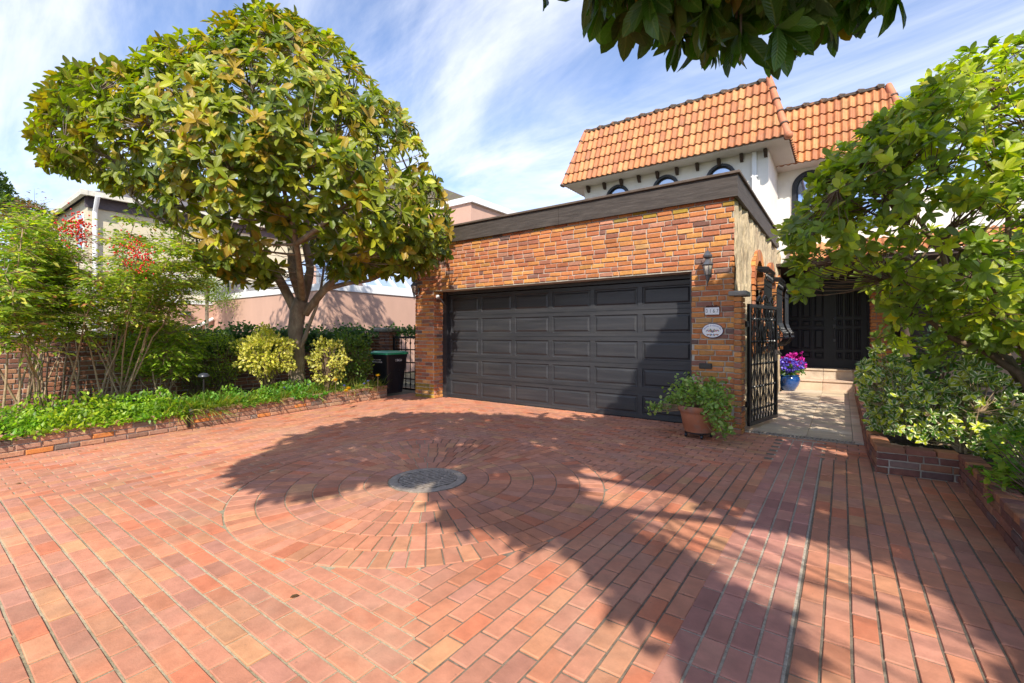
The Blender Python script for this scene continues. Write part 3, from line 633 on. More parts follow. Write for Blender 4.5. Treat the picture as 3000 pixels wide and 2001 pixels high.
for i, ch in enumerate(txt):
    if ch == ' ': continue
    a = math.pi*(1-(i+.7)/(len(txt)+.4)); a = math.pi*.5+(a-math.pi*.5)*.88; px_, pz_ = .105*math.cos(a), .068*math.sin(a)
    tx = np.array((math.sin(a)*.105, 0, -math.cos(a)*.068)); tx /= np.linalg.norm(tx); tz = np.array((-tx[2], 0, tx[0]))
    if ch == 'H' or True: text_mesh('letter', ch, .028, M['blue_ink'], op, (-1.395+px_, BY-.0275, 1.34+pz_), tx, tz, (0, -1, 0), ext=.0003, shear=.3)
ms_ = thing('mail_slot', 'narrow black mail slot in the brick pier above the potted plant', 'mail slot', (-1.49, BY-.012, .875))
b = MB(); b.bbox((-1.565, BY-.028, .83), (-1.40, BY-.002, .905), .004); b.build('surround', M['black_iron'], ms_); b = MB(); b.bbox((-1.555, BY-.036, .845), (-1.41, BY-.029, .888), .002); b.build('flap', M['black_iron'], ms_)
sc_ = thing('security_light', 'small white sensor lamp in the top left corner of the garage opening', 'sensor light', (OX0+.08, BY+.1, 2.05))
b = MB(); b.lathe([(0, -.03), (.03, -.028), (.036, -.01), (.036, .02), (.028, .034), (0, .036)], (OX0+.075, BY+.03, 2.04), 16); b.build('lamp_head', M['white_paint'], sc_, smooth=40)
b = MB(); b.tube([(OX0+.09, BY+.06, 2.03), (OX0+.12, BY+.15, 1.92), (OX0+.118, BY+.225, 1.86)], .009, 8); b.tube([(OX0+.075, BY+.03, 2.06), (OX0+.06, BY+.15, 2.1)], .01, 8); b.build('arm', M['lantern_metal'], sc_)

# grilles on the arches
for gi, (c, h) in enumerate(AR):
    t = thing('window_grille', ['nearest bulging black iron grille over the first stone arch', 'middle bulging black iron grille over the second stone arch', 'farthest bulging black iron grille over the third stone arch'][gi], 'grille', (X0+.08, c, 1.1), 'iron grilles on the arched openings')
    def bulge(z): 
        s_ = (z-1.05)/1.35; return X0+.09+.10*min(1, s_*4)+ (.16*math.exp(-((z-1.22)/.16)**2)) + (.08*max(0, s_-.8)/.2)
    b = MB(); zs = np.linspace(1.05, 2.32, 15); k = 8
    for i in range(k+1):
        yy = c-h+2*h*i/k; b.tube([(X0+.03, yy, 1.05)]+[(bulge(z), yy, z) for z in zs]+[(X0+.03, yy, 2.34)], .008, 5)
    b.build('bar', M['black_iron'], t)
    b = MB()
    for z in (1.07, 1.22, 1.38, 2.05, 2.3): b.tube([(X0+.03, c-h, z), (bulge(z), c-h, z), (bulge(z), c+h, z), (X0+.03, c+h, z)], .010, 5)
    for i in range(7):
        for z0, r0 in ((2.18, .055), (1.30, .045)):
            yy = c-h+.08+i*(2*h-.16)/6; b.tube([(bulge(z0)+.01, yy+r0*math.cos(a)*(1-a/16), z0+r0*math.sin(a)*(1-a/16)) for a in np.linspace(0, 9, 16)], .007, 5)
    b.build('scrollwork', M['black_iron'], t)

# ---------------------------------------------------------------- iron gates
def iron_gate(name, label, P0, P1, z0, z1, big=True, group=None):
    P0 = np.array((*P0, 0.)); P1 = np.array((*P1, 0.)); L = np.linalg.norm(P1-P0); u = (P1-P0)/L; P = lambda s_, z: P0+u*s_+np.array((0, 0, z))
    t = thing(name, label, 'gate', (P0[0], P0[1], z0), group); n = np.array((-u[1], u[0], 0))
    b = MB(); w_ = .045
    for s_ in (w_/2, L-w_/2): b.beam(P(s_, z0), P(s_, z1), w_, .035, up=tuple(n))
    for z in (z0+w_/2, z1-w_/2): b.beam(P(w_, z), P(L-w_, z), .035, w_)
    b.build('frame', M['black_iron'], t)
    b = MB(); rails = [z0+.20, z1-.20] if big else [z0+.25, z0+.62, z1-.3]
    for z in rails: b = MB(); b.beam(P(w_, z), P(L-w_, z), .012, .028); b.build('rail', M['black_iron'], t)
    b = MB(); nb = 9 if big else 7; xs = [w_+(L-2*w_)*(i+.5)/nb for i in range(nb)]
    for x in xs: b.beam(P(x, z0+w_), P(x, z1-w_), .014, .014)
    b.build('bar', M['black_iron'], t)
    b = MB()
    if big:
        H = rails[1]-rails[0]; nl = 4; zl = [rails[0]+H*i/nl for i in range(nl+1)]
        for i in range(nl):
            for k in range(0, nb-1):
                a, c = (xs[k], xs[k+1]) if (k+i) % 2 else (xs[k+1], xs[k])
                b.beam(P(a, zl[i]+.03), P(c, zl[i+1]-.03), .009, .013)
        for z in zl[0:]:
            for x in xs:
                b.lathe([(0, -.02), (.014, -.016), (.02, 0), (.014, .016), (0, .02)], P(x, z), 8)
                for sg in (-1, 1): b.tube([P(x+sg*.02+.016*math.cos(a), z+.016*math.sin(a)) for a in np.linspace(0, 2*math.pi, 9)], .005, 5)
        for za, zb in ((z0+w_, rails[0]), (rails[1], z1-w_)):
            for i in range(nb+1):
                xc = w_+(L-2*w_)*i/nb; xc = min(max(xc, w_+.02), L-w_-.02); b.tube([P(xc+.026*math.sin(a*2*math.pi), za+(zb-za)*a) for a in np.linspace(0, 1, 9)], .006, 5)
        b.tube([P(L*.62+.04*math.cos(a), z1-.45+.13*math.sin(a)) for a in np.linspace(0, 5.6, 16)], .010, 6); b.tube([P(L*.5+.05*math.cos(a), z1-.4+.16*math.sin(a)) for a in np.linspace(2, 7, 16)], .010, 6)
        for c_, r_ in ((L*.35, .09), (L*.55, .11), (L*.78, .09)): b.tube([P(c_+r_*(1-a/14)*math.cos(a), z1+.04+r_*(1-a/14)*abs(math.sin(a))) for a in np.linspace(0, 8, 26)], .012, 6)
    else:
        for z in (z0+.12, z1-.16):
            for x in xs[::1]: b.tube([P(x+.03*(1-a/12)*math.cos(a), z+.045*(1-a/12)*math.sin(a)) for a in np.linspace(0, 8, 16)], .006, 5)
    b.build('scrollwork', M['black_iron'], t)
    if big:
        b = MB(); b.bbox(tuple(P(L-.05, .9)-np.array((.03, .03, 0))), tuple(P(L-.05, 1.06)+np.array((.03, .03, 0))), .004); b.tube([P(L-.05, 1.0)+np.array((.03, 0, 0)), P(L-.05, 1.0)+np.array((.07, 0, 0)), P(L-.2, 1.05)+np.array((.07, 0, 0))], .013, 8); b.build('latch', M['grey_iron'], t)
        b = MB()
        for z in (1.42, .35): b = MB(); b.tube([P(-.055, z-.03), P(-.055, z+.05)], .02, 8); b.beam(P(-.08, z), P(.03, z), .02, .03); b.build('hinge', M['black_iron'], t)
    return t
iron_gate('iron_gate', 'tall open black wrought iron gate standing by the right brick pier', (-1.02, 6.78), (-.80, 7.82), .06, 1.70)
iron_gate('iron_gate', 'low closed black wrought iron gate behind the green-lidded bin', (-8.46, 6.95), (-7.3, 6.95), .03, 1.24, big=False)

# ---------------------------------------------------------------- main house
H_ = thing('white_house', 'two-storey white stucco house with steep orange tile mansard roof', 'house', (-1, 11, 0))
WX0, WX1, WY, W2Y = -5.08, -1.16, 10.0, 11.6; EZ = 4.86
wins = [(-4.23, .0), (-3.12, .0), (-2.01, .0)]
# front wall of the upper block, round-headed windows cut by building strips
mb = MB()
def arch_wall(mb, x0, x1, y, z0, z1, ops, n=14):
    """wall in plane y facing -y with round-headed openings (cx, hw, zspring, zbot)"""
    xs = {x0, x1}
    for c, hw, zs, zb in ops:
        for i in range(n+1): xs.add(c-hw*math.cos(math.pi*i/n))
    xs = sorted(xs)
    for a, b_ in zip(xs[:-1], xs[1:]):
        m_ = (a+b_)/2; hit = None
        for c, hw, zs, zb in ops:
            if abs(m_-c) < hw: hit = (c, hw, zs, zb)
        if hit is None: mb.quad((a, y, z0), (b_, y, z0), (b_, y, z1), (a, y, z1))
        else:
            c, hw, zs, zb = hit; f = lambda x: zs+math.sqrt(max(0, hw*hw-(x-c)**2))
            if zb > z0: mb.quad((a, y, z0), (b_, y, z0), (b_, y, zb), (a, y, zb))
            mb.quad((a, y, f(a)), (b_, y, f(b_)), (b_, y, z1), (a, y, z1))
HWn = .235; ops1 = [(c, HWn, 4.47, 3.75) for c, _ in wins]
arch_wall(mb, WX0, WX1, WY, 3.2, EZ, ops1)
mb.quad((WX1, WY, 3.2), (WX1, W2Y, 3.2), (WX1, W2Y, EZ), (WX1, WY, EZ)); mb.quad((WX0, 14, 3.2), (WX0, WY, 3.2), (WX0, WY, EZ), (WX0, 14, EZ))
ops2 = [(-.56, .25, 4.45, 3.4), (.40, .25, 4.45, 3.4)]
arch_wall(mb, WX1, 1.05, W2Y, 2.75, EZ, ops2)
mb.quad((1.05, W2Y, 0), (1.05, 16, 0), (1.05, 16, EZ), (1.05, W2Y, EZ)); mb.quad((1.05, 12.6, 2.6), (5.5, 12.6, 2.6), (5.5, 12.6, 4.3), (1.05, 12.6, 4.3))
mb.build('stucco_wall', M['white_stucco'], H_)
for (c, hw, zs, zb), y in [(o, WY) for o in ops1]+[(o, W2Y) for o in ops2]:
    b = MB(); big = hw > .24; t_ = .085 if big else .05
    pts = [(c-hw*math.cos(a), zs+hw*math.sin(a)) for a in np.linspace(0, math.pi, 18)]; pts = [(c-hw, zb)]+pts+[(c+hw, zb)]
    po = [(c-(hw+t_)*math.cos(a), zs+(hw+t_)*math.sin(a)) for a in np.linspace(0, math.pi, 18)]; po = [(c-hw-t_, zb)]+po+[(c+hw+t_, zb)]
    pi_ = [(c-(hw-.03)*math.cos(a), zs+(hw-.03)*math.sin(a)) for a in np.linspace(0, math.pi, 18)]; pi_ = [(c-hw+.03, zb)]+pi_+[(c+hw-.03, zb)]
    n = len(pts); V = [(x, y-.03, z) for x, z in po]+[(x, y-.03, z) for x, z in pts]+[(x, y+.03, z) for x, z in pts]+[(x, y+.03, z) for x, z in pi_]+[(x, y+.001, z) for x, z in po]
    F = []
    for i in range(n-1):
        F += [(i, i+1, n+i+1, n+i), (n+i, n+i+1, 2*n+i+1, 2*n+i), (2*n+i, 2*n+i+1, 3*n+i+1, 3*n+i), (4*n+i, 4*n+i+1, i+1, i)]
    b.add(V, F); wf = b.build('arched_window', M['window_frame'], H_)
    g2 = MB(); g2.add([(x, y+.04, z) for x, z in pts], [tuple(range(n))]); g2.build('pane', M['glass'], wf)
# soffits, brackets
b = MB()
def soffit(b, x0, x1, y0, y1, z):
    b.box((x0, y0, z), (x1, y1, z+.03))
soffit(b, -5.40, -.80, 9.56, WY-.002, EZ-.01); soffit(b, WX1+.002, -.80, WY, W2Y-.42, EZ-.01); soffit(b, WX1+.002, 1.35, 11.17, W2Y-.002, EZ-.012); soffit(b, -5.4, WX0-.002, WY, 14, EZ-.01)
for i in range(30):
    yy = 9.6+i*.055
    if yy < W2Y: b.box((WX1+.005 if yy > WY else -5.38, yy, EZ-.0125), (-.82, yy+.004, EZ-.0095))
b.build('soffit', M['soffit'], H_)
for i in range(10):
    x = -4.95+i*.4167; b = MB(); s_ = .028
    b.add([(x-s_, 9.985, EZ-.02), (x-s_, 9.985, EZ-.16), (x-s_, 9.93, EZ-.15), (x-s_, 9.88, EZ-.08), (x-s_, 9.87, EZ-.02)]+[(x+s_, 9.985, EZ-.02), (x+s_, 9.985, EZ-.16), (x+s_, 9.93, EZ-.15), (x+s_, 9.88, EZ-.08), (x+s_, 9.87, EZ-.02)],
          [(0, 1, 2, 3, 4), (9, 8, 7, 6, 5)]+[(i_, (i_+1) % 5+0, 5+(i_+1) % 5, 5+i_) for i_ in range(5)]); b.build('eaves_bracket', M['bracket_wood'], H_)
b = MB(); b.box((-1.43, WY-.07, 3.3), (-1.355, WY-.005, EZ-.02)); b.box((-1.45, WY-.075, 4.35), (-1.335, WY-.002, 4.37)); b.build('downpipe', M['white_paint'], H_)
# tiled slopes
TL = [(.50, .19, .068), (.54, .22, .08), (.47, .17, .062), (.53, .24, .09), (.42, .15, .06)]
def tile_slope(parent, b0, b1, t0, t1, nc=5, pitch=.123, name='tiled_roof'):
    """b0,b1 bottom corners, t0,t1 top corners"""
    b0, b1, t0, t1 = (np.array(a, float) for a in (b0, b1, t0, t1)); ux = unit(b1-b0); mid = (t0+t1)/2-(b0+b1)/2; vv = mid-ux*(mid@ux); SL = np.linalg.norm(vv); vv /= SL; nn = np.cross(ux, vv); 
    L = np.linalg.norm(b1-b0); sub = 8; nx = int(L/pitch)*sub; mb = MB(); xs = np.arange(nx+1)*L/nx; P_ = L/(nx/sub)
    l0 = (t0-b0)@ux; r0 = (t1-b0)@ux
    for c in range(nc):
        v0 = SL*c/nc-.02*(c > 0); v1 = SL*(c+1)/nc+.005
        rows = [(v0, .030), (v0+.006, .036), ((v0+v1)/2, .020), (v1, .004)]; vs = []
        for ri, (v, off) in enumerate([(v0, .004)]+rows):
            f = min(1, max(0, v/SL)); lo = l0*f; hi = L+(r0-L)*f
            for x in xs:
                xc = min(max(x, lo), hi); ph = (x/P_) % 1; h = .030*math.sin(math.pi*ph/.62) if ph < .62 else -.008*math.sin(math.pi*(ph-.62)/.38)
                if xc != x: h = 0
                sag = .006*(0.5+0.5*math.cos(2*math.pi*ph)) if ri <= 2 else 0
                vs.append(b0+ux*xc+vv*(v-sag*0)+nn*(off+h))
        n = len(xs); 
        for i in range(n-1):
            rx = random.Random(c*1000+i//sub); col = TL[rx.randrange(5)]; k_ = 1+rx.uniform(-.1, .1); col = tuple(a*k_ for a in col)
            for r in range(4):
                f = (r*n+i, r*n+i+1, (r+1)*n+i+1, (r+1)*n+i)
                if np.linalg.norm(vs[f[0]]-vs[f[1]]) < 1e-5 and np.linalg.norm(vs[f[2]]-vs[f[3]]) < 1e-5: continue
                mb.add([], [])
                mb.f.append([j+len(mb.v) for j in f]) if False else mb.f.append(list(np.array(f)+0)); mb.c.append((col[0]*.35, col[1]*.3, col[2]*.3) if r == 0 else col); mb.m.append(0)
        base = len(mb.v); cnt = 0
        # shift the faces of this course to their vertices
        for q in range(len(mb.f)-1, -1, -1):
            if getattr(mb, 'done', 0) > q: break
            mb.f[q] = [int(j)+base for j in mb.f[q]]
        mb.done = len(mb.f); mb.v += [tuple(map(float, p)) for p in vs]
    return mb.build(name, M['tile'], parent, smooth=40)
ZB, ZT = 4.86, 6.18
tile_slope(H_, (-5.42, 9.54, ZB), (-.80, 9.54, ZB), (-5.05, 10.0, ZT), (-1.15, 10.0, ZT))
tile_slope(H_, (-.80, 9.54, ZB), (-.80, 13.2, ZB), (-1.15, 10.0, ZT), (-1.15, 13, ZT))
tile_slope(H_, (-5.42, 13.5, ZB), (-5.42, 9.54, ZB), (-5.05, 13.5, ZT), (-5.05, 10.0, ZT))
tile_slope(H_, (-1.14, 11.14, ZB-.03), (1.08, 11.14, ZB-.03), (-1.6, 11.6, ZT-.03), (.73, 11.6, ZT-.03))
tile_slope(H_, (1.08, 11.14, ZB-.03), (1.08, 14.5, ZB-.03), (.73, 11.6, ZT-.03), (.73, 14, ZT-.03))
b = MB(); b.box((-5.05, 10.02, ZT-.5), (-1.2, 13.3, ZT-.03)); b.box((-1.15, 11.62, ZT-.5), (.71, 14.4, ZT-.06)); b.build('roof_deck', M['old_shingle'], H_)
def caps(p, q, r, n, name='ridge_tile', m='tile', col=(.55, .2, .1), knob=True):
    p, q = np.array(p, float), np.array(q, float); mb = MB(); mb.col = col
    for i in range(n):
        a = p+(q-p)*i/n; c = p+(q-p)*(i+1.06)/n; mb.tube([a, a+(c-a)*.06, c], [r*1.12, r*1.05, r*.9], 12)
        mb.tube([a-(c-a)*.03, a+(c-a)*.06], [r*1.22, r*1.22], 10, col=(.10, .06, .04))
    return mb.build(name, M[m], H_, smooth=50)
caps((-.79, 9.53, ZB-.02), (-1.15, 10.0, ZT+.03), .062, 5); caps((-5.43, 9.53, ZB-.02), (-5.05, 10.0, ZT+.03), .05, 5); caps((1.09, 11.13, ZB-.04), (.73, 11.6, ZT), .062, 5)
b = MB(); b.lathe([(0, -.07), (.05, -.06), (.072, -.02), (.072, .03), (.05, .05), (0, .06)], (-.785, 9.5, ZB+.0), 12); b.col = (.5, .18, .09); b.c = [(.5, .18, .09)]*len(b.c); b.build('hip_end_tile', M['tile'], H_, smooth=True)
b = MB()
for (xa, xb, y) in ((-5.08, -1.2, 10.0), (-1.35, .67, 11.6)):
    b.beam((xa, y, ZT+.005), (xb, y, ZT+.005), .09, .05); n = int((xb-xa)/.33)
    for i in range(n+1):
        x = xa+(xb-xa)*(i+.1)/(n+.5); b.tube([(x, y-.045, ZT-.0), (x+.03, y-.01, ZT+.035), (x+.12, y, ZT+.03)], [.035, .045, .03], 8)
b.build('mossy_ridge', M['tile_moss'], H_, smooth=50)
# porch roof skirt, porch, entry
tile_slope(H_, (-.9, 11.05, 2.80), (3.4, 11.05, 2.80), (-.9, 11.59, 3.2), (3.4, 11.59, 3.2), nc=2, name='porch_roof')
b = MB(); b.box((-1.3, 11.1, 2.72), (3.4, 13.8, 2.78)); b.build('porch_ceiling', M['bracket_wood'], H_)
b = MB(); b.box((-1.45, 11.86, -.02), (-1.36, 13.7, 2.72)); b.box((.62, 13.45, 0), (3.5, 13.6, 2.72)); b.box((-1.36, 13.52, 0), (.62, 13.7, .46)); b.box((-1.36, 13.62, .46), (.62, 13.72, 2.72)); b.build('porch_wall', M['dark_fence'], H_)
b = MB(); brick_wall(b, (.50, 12.5, 0), (1, 0, 0), (0, -1, 0), .34, 2.7); brick_wall(b, (.50, 12.8, 0), (0, -1, 0), (-1, 0, 0), .3, 2.7); b.box((.502, 12.502, 0), (.838, 12.8, 2.7), (.3, .28, .25)); b.build('porch_pillar', M['brick'], H_)
fd = thing('front_door', 'pair of dark panelled front doors at the top of the steps', 'door', (-.4, 13.5, .47))
ex0, ex1, ez0, ez1 = -1.22, .47, .49, 2.5; emid = -.245
b = MB(); b.box((ex0-.1, 13.44, .47), (ex0, 13.56, ez1+.08)); b.box((ex1, 13.44, .47), (ex1+.1, 13.56, ez1+.08)); b.box((ex0, 13.44, ez1), (ex1, 13.56, ez1+.08)); b.box((ex0, 13.4, .471), (ex1, 13.56, .49)); b.build('frame', M['entry_paint'], fd)
def leafdoor(x0, x1, ncol):
    b = MB(); W = x1-x0; H = ez1-ez0; pw_ = (W-.12*2-.05*(ncol-1))/ncol; cu = [(.12+i*(pw_+.05), .12+i*(pw_+.05)+pw_) for i in range(ncol)]
    panelled(b, (x0, 13.47, ez0), (1, 0, 0), (0, 0, 1), (0, -1, 0), W, H, cu, [(.20, .37), (.43, .93), (.99, 1.15), (1.21, 1.82)], 0, 0, depth=.02)
    return b.build('door_leaf', M['entry_paint'], fd)
leafdoor(ex0+.004, emid-.003, 3); dl = leafdoor(emid+.003, ex1-.004, 3)
b = MB(); b.box((emid-.02, 13.455, ez0), (emid+.012, 13.468, ez1)); b.build('astragal', M['entry_paint'], fd)
b = MB(); hx = emid+.085; b.bbox((hx-.03, 13.445, 1.42), (hx+.03, 13.469, 1.53), .008); b.tube([(hx, 13.45, 1.43), (hx, 13.40, 1.40), (hx, 13.40, 1.25), (hx, 13.45, 1.22)], .012, 8); b.bbox((hx-.028, 13.445, 1.10), (hx+.028, 13.469, 1.17), .008); b.lathe([(0, -.03), (.03, -.02), (.03, .02), (0, .03)], (hx, 13.46, 1.66), 12); b.build('handle', M['lantern_metal'], dl)
lantern('wall_lantern', 'lantern in the shaded porch left of the front door', (-.98, 12.9, 2.24), group='wall lanterns by the porch')

# ---------------------------------------------------------------- neighbours
C_ = thing('cream_house', 'cream stucco house with grey roof behind the left shrubs', 'house', (-21.5, 6, 0))
b = MB(); ex = -21.5; b.box((-34, 4.2, -.05), (ex, 18, 6.15)); b.build('stucco_wall', M['cream_stucco'], C_)
b = MB(); b.box((ex, 4.18, 2.95), (ex+.06, 18, 3.5)); b.box((ex, 4.1, 5.75), (ex+.08, 18, 6.15)); b.build('dark_band', M['dark_trim'], C_)
b = MB(); e0 = 4.05; b.add([(ex+.35, e0, 6.2), (ex+.35, 19, 6.2), (-28, 19, 9.6), (-28, e0+6.5, 9.6), (-35, e0, 6.2), (-35, 19, 6.2), (ex+.35, e0, 6.15), (ex+.35, 19, 6.15), (-35, e0, 6.15)], [(0, 1, 2, 3), (4, 0, 3), (5, 4, 3, 2), (0, 6, 7, 1), (0, 4, 8, 6)]); b.build('roof', M['shingle'], C_)
b = MB(); b.box((ex+.35, e0-.1, 6.08), (ex+.47, 19, 6.25)); b.box((-35, e0-.12, 6.08), (ex+.47, e0, 6.25)); b.box((ex+.3, e0-.14, 6.07), (ex+.48, e0+.05, 6.252)); b.build('gutter', mat('gutter_paint', (.62, .58, .48), .6), C_)
b = MB(); b.tube([(ex+.5, 4.35, 6.1), (ex+.12, 4.35, 5.6), (ex+.12, 4.35, 0)], .07, 8); b.build('downpipe', M['white_paint'], C_)
b = MB(); b.box((-22.6, 4.14, 4.3), (-22.0, 4.19, 5.6)); wf = b.build('window', M['white_paint'], C_); b = MB(); b.box((-22.55, 4.1, 4.36), (-22.05, 4.139, 5.55)); b.build('pane', M['sky_glass'], wf)
K_ = thing('pink_house', 'pink stucco house with white-trimmed deck and sloping skylights', 'house', (-13, 9, 0))
kx, ky = -12.5, 7.76
b = MB(); b.box((-20.4, ky, -.05), (kx, 30, 2.62)); b.build('lower_wall', M['pink_stucco'], K_)
b = MB(); b.box((-20.45, ky-.04, 2.62), (kx+.04, ky+.3, 2.83)); b.box((kx-.3, ky+.3, 2.62), (kx+.04, 30, 2.83)); b.box((-20.4, ky+.3, 2.62), (kx-.3, 30, 2.7)); b.build('coping', M['white_paint'], K_)
b = MB(); b.box((-26, 5.2, -.05), (-20.46, 30, 2.45)); b.build('side_wing', M['pink_stucco'], K_)
b = MB(); b.box((-26.05, 5.15, 2.45), (-20.42, 5.4, 2.6)); b.box((-20.6, 5.4, 2.45), (-20.42, 7.7, 2.6)); b.build('wing_coping', M['white_paint'], K_)
b = MB(); b.bbox((-20.46, 6.6, 2.0), (-20.2, 6.9, 2.16), .02); b.build('wall_light', M['lantern_metal'], K_)
b = MB(); b.tube([(-20.36, 6.3, 1.1), (-20.36, 7.7, 1.9)], .06, 8); b.tube([(-20.36, 7.1, .9), (-20.36, 7.7, 1.25)], .06, 8); b.build('drainpipe', M['white_paint'], K_)
b = MB(); gy0, gy1 = 9.2, 13.1; n = 6
b.quad((kx-.15, gy0, 2.86), (kx-.15, gy1, 2.86), (kx-1.7, gy1, 4.35), (kx-1.7, gy0, 4.35)); sk = b.build('skylight', M['sky_glass'], K_)
b = MB()
for i in range(n+1):
    y = gy0+(gy1-gy0)*i/n; b.beam((kx-.12, y, 2.88), (kx-1.72, y, 4.40), .07, .07)
b.beam((kx-.13, gy0, 2.87), (kx-.13, gy1+.6, 2.87), .06, .08); b.beam((kx-1.7, gy0, 4.4), (kx-1.7, gy1, 4.4), .1, .1); b.build('rafter', M['white_paint'], sk)
b = MB(); b.quad((kx-.1, gy0-1.4, 2.84), (kx-.1, gy0-.4, 2.84), (kx-1.7, gy0-.4, 4.35), (kx-1.7, gy0-1.4, 4.35)); b.quad((kx-3.4, 8.0, 2.84), (kx-2.2, 8.0, 2.84), (kx-2.6, 9.4, 4.3), (kx-3.8, 9.4, 4.3)); b.build('end_skylight', M['sky_glass'], K_)
b = MB(); b.box((-22, 14.3, 2.65), (kx, 26, 6.75)); b.box((-19, 10.5, 2.65), (kx-1.75, 14.3, 4.3)); b.build('upper_wall', M['pink_stucco'], K_)
b = MB(); b.box((-22.1, 14.2, 6.75), (kx+.15, 14.45, 7.0)); b.box((kx-.15, 14.45, 6.75), (kx+.15, 26, 7.0)); b.build('parapet_trim', M['white_paint'], K_)
b = MB(); rz = 7.0; b.add([(kx-.3, 14.9, rz), (kx-.3, 17.0, rz), (-19, 16.5, 9.9), (-19, 15.9, 9.9), (-26, 14.9, rz), (-26, 17.0, rz)], [(0, 1, 2, 3), (4, 0, 3), (4, 3, 2, 5), (1, 5, 2)]); b.build('roof', M['old_shingle'], K_)
b = MB(); b.box((kx-.02, 13.7, 3.0), (kx+.02, 14.1, 3.55)); b.build('vent', M['white_paint'], K_)
b = MB(); b.box((-16.0, 10.46, 3.0), (-15.0, 10.5, 4.1)); b.build('deck_window', M['glass'], K_); b = MB(); b.box((-17.6, 10.46, 2.9), (-16.6, 10.5, 4.2)); b.build('deck_window', M['glass'], K_)
# deck railing
dr = thing('deck_railing', 'white framed glass railing along the pink deck', 'railing', (-20.5, 6.5, 2.6))
b = MB(); pl = [(-25, 5.28), (-20.52, 5.28), (-20.52, 7.6), (-19.6, 7.95), (-16.8, 7.95), (-15.4, 9.3)]
for (a, c) in zip(pl[:-1], pl[1:]):
    b.beam((*a, 3.55), (*c, 3.55), .06, .05); L = math.dist(a, c); n = max(1, int(L/1.0))
    for i in range(n+1): q = [a[k]+(c[k]-a[k])*i/n for k in (0, 1)]; b.beam((*q, 2.6), (*q, 3.55), .06, .06)
b.build('frame', M['white_paint'], dr)
gm = bpy.data.materials.new('clear_glass'); gm.use_nodes = True; t_ = gm.node_tree; bs = t_.nodes['Principled BSDF']; bs.inputs['Base Color'].default_value = (.9, .95, .95, 1); bs.inputs['Roughness'].default_value = .02
tr_ = NN(t_, 'ShaderNodeBsdfTransparent'); mx_ = NN(t_, 'ShaderNodeMixShader'); mx_.inputs[0].default_value = .22; t_.links.new(tr_.outputs[0], mx_.inputs[1]); t_.links.new(bs.outputs[0], mx_.inputs[2]); t_.links.new(mx_.outputs[0], t_.nodes['Material Output'].inputs[0])
b = MB()
for (a, c) in zip(pl[:-1], pl[1:]): b.quad((*a, 2.68), (*c, 2.68), (*c, 3.5), (*a, 3.5))
b.build('glass_panel', gm, dr)

# ---------------------------------------------------------------- boundary wall, gate post, planters
OLD = [(.24, .10, .06), (.30, .13, .07), (.20, .085, .055), (.34, .15, .08), (.16, .08, .06), (.36, .18, .10)]
BWX = -9.55
t = thing('boundary_wall', 'dark old brick garden wall topped with ivy behind the shrubs', 'wall', (BWX, 3, 0))
b = MB(); brick_wall(b, (BWX, -4, 0), (0, 1, 0), (1, 0, 0), 11.1, 1.24, cols=OLD, p=[1]*6); brick_wall(b, (BWX, 7.1, 0), (1, 0, 0), (0, -1, 0), .7, 1.24, cols=OLD, p=[1]*6); b.build('brickwork', M['brick'], t)
b = MB(); b.box((BWX-.22, -4, -.05), (BWX-.001, 7.1, 1.24)); b.box((BWX-.22, 7.101, -.05), (-8.85, 7.3, 1.24)); b.build('mortar', M['mortar'], t)
b = MB(); b.bbox((BWX-.27, -4, 1.242), (BWX+.05, 7.05, 1.29), .01); b.build('coping', M['concrete'], t)
t = thing('gate_post', 'brick gate post with a flat grey stone cap behind the bin', 'gate post', (-8.65, 7.0, 0))
b = MB(); brick_wall(b, (-8.84, 6.85, 0), (1, 0, 0), (0, -1, 0), .36, 1.34, cols=OLD, p=[1]*6); brick_wall(b, (-8.48, 6.85, 0), (0, 1, 0), (1, 0, 0), .3, 1.34, cols=OLD, p=[1]*6); b.box((-8.838, 6.853, -.05), (-8.483, 7.15, 1.34), (.33, .3, .26)); b.build('shaft', M['brick'], t)
b = MB(); b.bbox((-8.95, 6.74, 1.342), (-8.37, 7.26, 1.44), .03); b.build('cap', M['concrete'], t)
t = thing('planter_wall', 'low worn brick planter wall along the left of the driveway', 'planter wall', (-7.3, 3, 0))
PLC = [(.42, .21, .13), (.44, .23, .14), (.36, .20, .14), (.54, .20, .06), (.38, .23, .16), (.22, .16, .13), (.42, .26, .16), (.17, .13, .12)]
a = np.array([leftx(-2.6), -2.6]); c = np.array([leftx(6.02), 6.02]); L = np.linalg.norm(c-a); u = (c-a)/L; nrm = np.array((u[1], -u[0]))
b = MB(); brick_wall(b, (*a, 0), (*u, 0), (*nrm, 0), L, .192, ch=.064, bl=.215, j=.012, cols=PLC, p=[3, 3, 3, 1, 2, 1.2, 1, .5])
s0 = 0
while s0 < L-.05:      # cap course laid flat
    w_ = random.uniform(.2, .22); o_ = a+u*s0+nrm*.018; one_brick(b, (*o_, .20), (*u, 0), (-nrm[0], -nrm[1], 0), (0, 0, 1), min(w_-.01, L-s0), .11, .046, .008, col=rcol(PLC, [3, 3, 3, 2, 2, 1, 1, .2])); s0 += w_
for k in range(3): one_brick(b, (*(c-nrm*.11), .006+k*.064), (nrm[0], nrm[1], 0), (0, 0, 1), (u[0], u[1], 0), .11, .052, col=rcol(PLC, [1]*8))
b.build('brickwork', M['brick'], t)
b = MB(); q0, q1, q2, q3 = a, c, c-nrm*.11, a-nrm*.11; b.prism([tuple(q0), tuple(q1), tuple(q2), tuple(q3)], -.05, .2); b.build('mortar', M['mortar'], t)
b = MB(); b.prism([tuple(a-nrm*.11), tuple(c-nrm*.11), (BWX, 6.3), (BWX, -4)], -.04, .2); tag(b.build('flower_bed', M['soil']), kind='structure')
